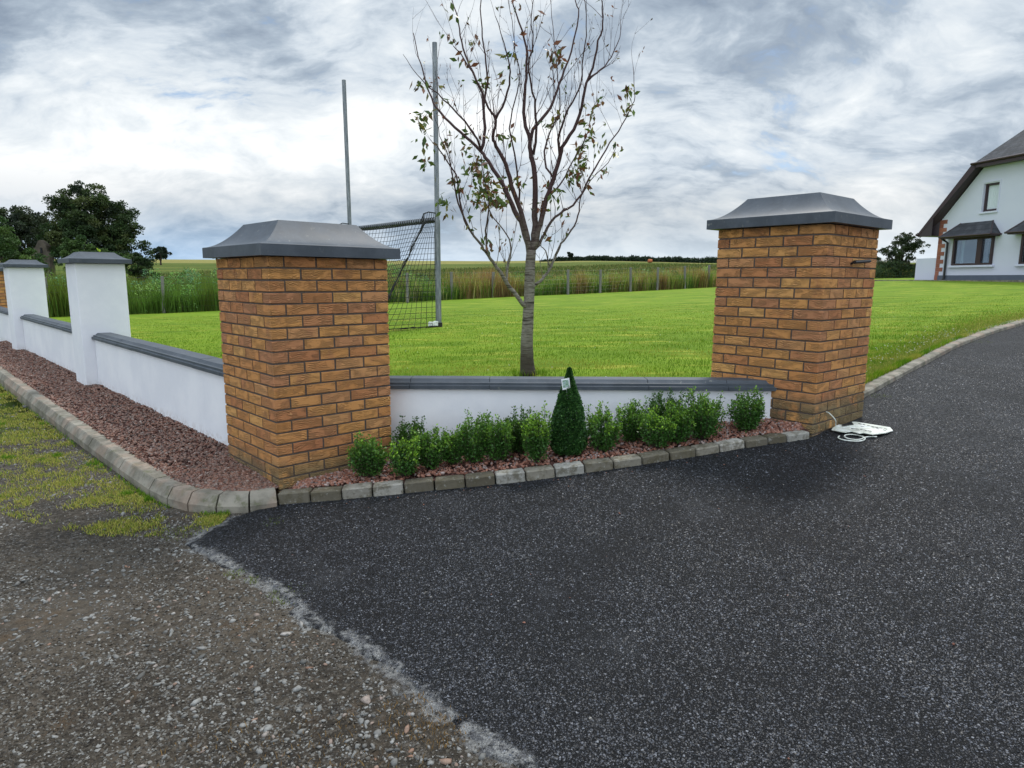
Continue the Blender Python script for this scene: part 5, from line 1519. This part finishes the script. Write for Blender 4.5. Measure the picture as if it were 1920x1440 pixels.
tree('skyline_bush', 'tiny bush on the skyline beside the left brick pier cap', 'bush', (-66.5, 150, gzf(-66.5, 150)),
     [(-66.5, 150, 5.0, 1.5, 1.5, .9)], 1200, .3, [(.02, .035, .02)], .15, 14)
tree('windswept_tree', 'dark wind-bent tree between the right brick pier and the white house', 'tree', (26.2, 45.0, .1),
     [(25.9, 45, 2.1, .9, 1.0, .85), (26.6, 45, 2.55, .95, 1.0, .65), (25.2, 45, 1.6, .8, 1.0, .7), (27.3, 45, 2.35, .65, .9, .5), (26.2, 45, 1.0, 1.3, 1.0, .6)], 13000, .085, [(.026, .042, .018), (.04, .06, .022), (.055, .07, .028)], .14, 120)
n = 7000
x = R.uniform(23.2, 28.6, n); y = 44 + R.uniform(0, 1.2, n); z = .1 + R.uniform(0, 1, n) * (1.05 + .25 * np.sin(x * 2.3))
V, F, C = leaf_quads(np.c_[x, y, z], R.normal(0, .5, (n, 3)) + (0, 0, .5), R.uniform(.08, .18, n), R.uniform(.03, .05, n), pal(n, [(.035, .065, .03), (.05, .09, .035), (.075, .11, .03)]))
tag(new_mesh('hedge_growth', V, F, M_farleaf, cols=C), 'rough hedge growth below the windswept tree', None, None, 'stuff')
# low dark hedge line on the far ridge
n = 16000
x = R.uniform(9, 110, n); k = np.interp(x, [9, 14, 22, 30, 60, 110], [.2, .8, 1.5, 1.3, 1.9, 2.5])
y = 220 + R.uniform(-1, 1, n); gz_ = Gz(x, y)
top = gz_ + np.interp(x, [9, 14, 22, 64, 110], [.25, .7, 1.3, 1.5, 1.8]) + .2 * np.sin(x * .5) + .15 * np.sin(x * 1.3)
z = gz_ - .1 + (top - gz_) * R.uniform(0, 1, n)
V, F, C = leaf_quads(np.c_[x, y, z], R.normal(0, .5, (n, 3)) + (.4, 0, .2), R.uniform(.5, 1.0, n), R.uniform(.3, .5, n), pal(n, [(.02, .035, .022), (.03, .05, .025)]))
tag(new_mesh('far_hedge', V, F, M_farleaf, cols=C), 'dark hedge line on the far low ridge', None, None, 'stuff')
tree('lone_ridge_tree', 'lone tiny tree standing up from the far hedge line', 'tree', (18.9, 219, gzf(18.9, 219)),
     [(18.9, 219, gzf(18.9, 219) + 1.9, 1.1, 1, .9)], 900, .4, [(.02, .032, .02)], .2, 12)
mb = MB(); zb = gzf(30.8, 150)
mb.tube([(30.4, 150, zb + .45), (31.3, 150, zb + .45)], .40, 14); tag(mb.build('hay_bale', M_rust), 'tiny rust-orange bale shape out in the far green field', 'bale')

# ---------------------------------------------------------------- the house
HC = np.array((20.943, 33.0)); HD = np.array((.2, -.98)); HD = HD / np.linalg.norm(HD); HN = np.array((HD[1], -HD[0]))   # along facade, outward
if HN @ (-HC) < 0: HN = -HN
def hp(s, z, n=0.0): return (HC[0] + HD[0] * s + HN[0] * n, HC[1] + HD[1] * s + HN[1] * n, z)
HA = (Vector((*HD, 0)), Vector((*HN, 0)), Vector((0, 0, 1)))
ht = thing('white_house', 'white dormer bungalow with half-hipped dark slate roof and red quoins, at the right edge', 'house', (HC[0], HC[1], 0.05))
ht.rotation_euler = (0, 0, math.atan2(HD[1], HD[0]))
def hbox(mb, s0, s1, z0, z1, n0, n1, m=0, bev=0):
    p = hp((s0 + s1) / 2, (z0 + z1) / 2, (n0 + n1) / 2)
    mb.box(p, (abs(s1 - s0) / 2, abs(n1 - n0) / 2, abs(z1 - z0) / 2), HA, m, bev)
HW = 9.5
mb = MB()
def ztop(s):
    return min(2.9 + 1.069 * s + .0, 5.19, 2.9 + 1.069 * (HW - s))
holes = [(.95, 3.05, .76, 2.02), (4.38, 6.5, .76, 2.02), (2.19, 2.97, 3.14, 4.38), (5.2, 5.98, 3.14, 4.38)]
ss_ = sorted(set([0, HW, (5.19 - 2.9) / 1.069, HW - (5.19 - 2.9) / 1.069] + [h_[0] for h_ in holes] + [h_[1] for h_ in holes]))
for a, b in zip(ss_[:-1], ss_[1:]):
    m_ = (a + b) / 2
    hs_ = sorted([(h_[2], h_[3]) for h_ in holes if h_[0] < m_ < h_[1]])
    z = -.1
    for z0, z1 in hs_ + [(None, None)]:
        if z0 is None:
            P = [hp(a, z), hp(b, z), hp(b, ztop(b)), hp(a, ztop(a))]
        else:
            P = [hp(a, z), hp(b, z), hp(b, z0), hp(a, z0)]
        mb.prism(P, (-HN[0], -HN[1], 0), .3)
        z = z1
# side and back walls
hbox(mb, 0.001, .3, -.1, 2.9, -.3, -9); hbox(mb, HW - .3, HW - .001, -.1, 2.9, -.3, -9)
hbox(mb, 0.001, HW - .001, -.1, 2.9, -9, -9.3)
mb.build('wall', M_white2, ht)
mb = MB(); hbox(mb, -.02, HW + .02, -.1, .30, -.1, .022); hbox(mb, -.022, .1, -.1, .30, -.1, -9.2); mb.build('plinth', M_plinth, ht)
mb = MB(); hbox(mb, .35, HW - .35, .1, 2.7, -2.6, -2.62); mb.build('dark_backing', M_black, ht)  # black panel painted as the unlit depth of the rooms
mb = MB()
z = .3; k = 0
while z < 2.95:
    L_ = .40 if k % 2 else .20
    hbox(mb, -.018, L_, z, min(z + .185, 3.0), -.1, .016)
    hbox(mb, -.018, -.001 + .1, z, min(z + .185, 2.9), -.11, -(.6 - L_))
    z += .19; k += 1
hbox(mb, -.024, .16, -.1, .298, -.1, .026)
mb.build('quoins', M_quoin, ht, recalc=False)
# roof: two slopes in slabs, half hip over the gable
rp = 1.069; RZ = 2.36 + rp * (HW / 2 + .85); HZ = 5.30; hs0 = -.85 + (HZ - 2.36) / rp; hin = (RZ - HZ) / rp
mb = MB()
for sgn in (0, 1):
    f = (lambda s: s) if sgn == 0 else (lambda s: HW - s)
    P = [hp(f(-.85), 2.36, .42), hp(f(hs0), HZ, .42), hp(HW / 2, RZ, .42 - hin), hp(HW / 2, RZ, -9.6), hp(f(-.85), 2.36, -9.6)]
    if sgn: P = P[::-1]
    mb.prism(P, (0, 0, -1), .14)
P = [hp(hs0 + .01, HZ, .42), hp(HW - hs0 - .01, HZ, .42), hp(HW / 2, RZ, .42 - hin)]
mb.prism(P, (0, 0, -1), .12)
roof = mb.build('roof', M_roof, ht)
mb = MB()
for f in ((lambda s: s), (lambda s: HW - s)):
    P = [hp(f(-.87), 2.20, .44), hp(f(-.87), 2.37, .44), hp(f(hs0 - .02), HZ + .01, .44), hp(f(hs0 + .2), HZ - .02, .44), hp(f(hs0 + .14), HZ - .22, .44)]
    mb.prism(P, (-HN[0], -HN[1], 0), .03)
mb.tube([hp(hs0 - .05, HZ - .02, .49), hp(HW - hs0 + .05, HZ - .02, .49)], .055, 8)
hbox(mb, hs0 + .05, HW - hs0 - .05, HZ - .20, HZ - .07, .40, .44)
mb.tube([hp(-.90, 2.30, .5), hp(-.90, 2.30, -9.5)], .06, 8)
mb.build('bargeboard', M_brown, ht)
mb = MB()
for f in ((lambda s: s), (lambda s: HW - s)):
    P = [hp(f(-.80), 2.21, .41), hp(f(hs0 + .05), HZ - .17, .41), hp(f(hs0 + .05), HZ - .19, .003), hp(f(0.0), 2.9 + .03, .003), hp(f(-.02), 2.22, .003)]
    A_ = np.array(P)
    mb.add(P, [(0, 1, 2, 3, 4)], 0)
P = [hp(-.85, 2.21, .41), hp(.0, 2.21, .41), hp(0, 2.21, -9.4), hp(-.85, 2.21, -9.4)]
mb.add(P, [(0, 1, 2, 3)], 0)
P = [hp(-.84, 2.21, .43), hp(-.03, 2.21, .43), hp(-.03, 3.05, .43)]
mb.prism(P, (-HN[0], -HN[1], 0), .02)
P = [hp(hs0 + .05, HZ - .19, .41), hp(HW - hs0 - .05, HZ - .19, .41), hp(HW - hs0 - .05, HZ - .19, .003), hp(hs0 + .05, HZ - .19, .003)]
mb.add(P, [(0, 1, 2, 3)], 0)
mb.build('soffit', M_soffit, ht, recalc=False)
def bay(s0, s1, label=None):
    w_ = s1 - s0
    mb = MB()
    hbox(mb, s0, s1, .76, .85, -.12, .10); hbox(mb, s0, s1, 1.93, 2.02, -.12, .10)
    hbox(mb, s0, s0 + .10, .852, 1.928, -.12, .10); hbox(mb, s1 - .09, s1, .852, 1.928, -.12, .10)
    hbox(mb, s0 + w_ * .62, s0 + w_ * .74, .852, 1.928, -.12, .10)
    fr = mb.build('window', M_brown, ht)
    mb = MB(); hbox(mb, s0 + .10, s0 + w_ * .62, .85, 1.93, .02, .03); hbox(mb, s0 + w_ * .74, s1 - .09, .85, 1.93, .02, .03); mb.build('pane', M_glass, fr)
    mb = MB(); hbox(mb, s0 - .16, s1 + .12, .66, .757, .0, .13, 0, .01); mb.build('sill', M_white2, fr)
    mb = MB(); V_ = []; F_ = []
    for k in range(9):
        s_ = s0 + .16 + .16 * k / 8; V_ += [hp(s_, .86, -.25 + .02 * math.sin(k * 1.9)), hp(s_, 1.93, -.25 + .02 * math.sin(k * 1.9))]
        if k: F_.append((2 * k - 2, 2 * k, 2 * k + 1, 2 * k - 1))
    mb.add(V_, F_); mb.build('curtain', M_curtain, fr, smooth=True, recalc=False)
    # canopy roof
    c = MB(); e0, e1 = s0 - .34, s1 + .26; zc = 2.12; zt_ = 2.72
    b_ = [hp(e0, zc, 0.003), hp(e0, zc, .55), hp(e1, zc, .55), hp(e1, zc, 0.003)]
    t_ = [hp(e0 + .58, zt_, .003), hp(e1 - .46, zt_, .003)]
    V_ = b_ + t_
    c.add(V_, [(1, 2, 5, 4), (0, 1, 4), (2, 3, 5), (0, 3, 2, 1), (0, 4, 5, 3)])
    cano = c.build('canopy', M_roof, ht)
    g2 = MB(); g2.tube([hp(e0 - .02, zc - .03, .0), hp(e0 - .02, zc - .03, .58), hp(e1 + .02, zc - .03, .58), hp(e1 + .02, zc - .03, .0)], .045, 6)
    hbox(g2, e0 + .04, e1 - .04, zc - .11, zc - .005, .004, .52)
    for a_, b2 in ((b_[1], t_[0]), (b_[2], t_[1])): g2.tube([a_, b2], .03, 5)
    g2.build('gutter', M_brown, cano)
bay(.95, 3.05); bay(4.38, 6.5)
mb = MB(); mb.tube([hp(.62, 2.08, .50), hp(.62, 1.98, .35), hp(.62, 1.85, .09), hp(.62, .18, .09), hp(.60, .08, .16)], .052, 8); mb.build('downpipe', M_black, ht)
for s0 in (2.19, 5.2):
    s1 = s0 + .78
    mb = MB(); hbox(mb, s0, s1, 3.14, 3.24, -.16, -.10); hbox(mb, s0, s1, 4.30, 4.38, -.16, -.10); hbox(mb, s0, s0 + .09, 3.24, 4.30, -.16, -.10); hbox(mb, s1 - .05, s1, 3.24, 4.30, -.16, -.10)
    fr = mb.build('window', M_brown, ht)
    mb = MB(); V_ = []; F_ = []
    for k in range(25):
        s_ = s0 + .10 + (.62) * k / 24; V_ += [hp(s_, 3.25, -.18 + .012 * math.sin(k * 1.6)), hp(s_, 4.29, -.18 + .012 * math.sin(k * 1.6))]
        if k: F_.append((2 * k - 2, 2 * k, 2 * k + 1, 2 * k - 1))
    mb.add(V_, F_); mb.build('curtain', M_curtain, fr, smooth=True, recalc=False)
    mb = MB(); hbox(mb, s0 - .08, s1 + .06, 3.05, 3.137, -.16, .06, 0, .008); hbox(mb, s0 - .07, s0 - .003, 3.14, 4.42, .0, .025); hbox(mb, s1 + .003, s1 + .05, 3.14, 4.42, .0, .025); hbox(mb, s0 - .07, s1 + .05, 4.423, 4.48, .0, .025)
    mb.build('sill', M_white2, fr)
# pale strip of concrete path at the foot of the house, low wing wall
mb = MB(); hbox(mb, -8, HW, -.06, .075, .03, .9); o = mb.build('path', M_conc); o['kind'] = 'structure'
t = thing('garden_screen_wall', 'low plain white wall joined to the left side of the house', 'wall', hp(-.65, .05, -1.0))
mb = MB(); hbox(mb, -1.32, -.03, -.1, 1.15, -.05, -.25); hbox(mb, -1.32, -1.1, -.1, 1.15, -.252, -2.8); mb.build('rendered_wall', M_white2, t)

# ---------------------------------------------------------------- broken sign and cable at the right pier
t = thing('broken_sign', 'broken white plastic sign with flaked black marks, lying on the tarmac', 'sign', (2.60, 4.74, -1.088))
def gz2(x, y): return float(Tz(x, y)) + .006
PL = [(2.372, 4.757), (2.40, 4.80), (2.47, 4.853), (2.52, 4.80), (2.575, 4.83), (2.612, 4.938), (2.66, 4.955), (2.83, 4.80), (2.80, 4.71), (2.70, 4.63), (2.56, 4.548), (2.525, 4.60), (2.49, 4.59), (2.47, 4.66), (2.42, 4.66), (2.39, 4.72)]
mb = MB()
bot = [(x, y, gz2(x, y) + .012 + .010 * math.sin(x * 13) ) for x, y in PL]
mb.prism(bot, (0, 0, 1), .005)
mb.build('plate', M_pvc, t)
def flake(cx, cy, L_, W_, ang, m=9):
    V_ = []; 
    for k in range(m):
        a = 6.283 * k / m; r_ = 1 + random.uniform(-.3, .3)
        x = cx + (math.cos(a) * L_ * math.cos(ang) - math.sin(a) * W_ * math.sin(ang)) * r_; y = cy + (math.cos(a) * L_ * math.sin(ang) + math.sin(a) * W_ * math.cos(ang)) * r_
        V_.append((x, y, gz2(x, y) + .021 + .010 * math.sin(x * 13)))
    mb = MB(); mb.prism(V_, (0, 0, 1), .002); mb.build('dark_mark', M_black, t)
an = math.atan2(-.088, .067)
for k in range(7): flake(2.635 + .021 * k, 4.862 - .020 * k, .012, .006, an + random.uniform(-.4, .4))
for k in range(5): flake(2.500 + .020 * k, 4.700 - .019 * k, .014, .007, an)
flake(2.60, 4.76, .012, .005, an); flake(2.70, 4.73, .010, .003, an); flake(2.73, 4.70, .010, .003, an)
flake(2.49, 4.80, .035, .014, an + 1.2)
t = thing('white_cable', 'thin white cable coming out of the right pier and coiled on the tarmac', 'cable', (2.45, 4.70, -1.09))
a0, a1 = er(RA), el(RA)
w0 = RN + a0 * .185 - a1 * .004
pts = [(w0[0], w0[1], -.955), (w0[0] + .015, w0[1] - .03, -.965), (w0[0] + .05, w0[1] - .05, -1.01), (2.40, 4.75, -1.06), (2.46, 4.73, -1.066)]
mb = MB(); mb.tube([tuple(p) for p in smooth_path(pts, 4)], .0042, 6)
lp = [(2.361, 4.612), (2.33, 4.57), (2.335, 4.52), (2.365, 4.487), (2.42, 4.468), (2.47, 4.49), (2.506, 4.54), (2.506, 4.591), (2.476, 4.635), (2.43, 4.64), (2.395, 4.61), (2.383, 4.56), (2.407, 4.515), (2.45, 4.508), (2.50, 4.545), (2.55, 4.57), (2.60, 4.56)]
mb.tube([tuple(p) for p in smooth_path([(x, y, gz2(x, y) + .004) for x, y in lp], 4)], .0045, 6)
mb.build('cable_run', M_pvc, t, smooth=True, recalc=False)
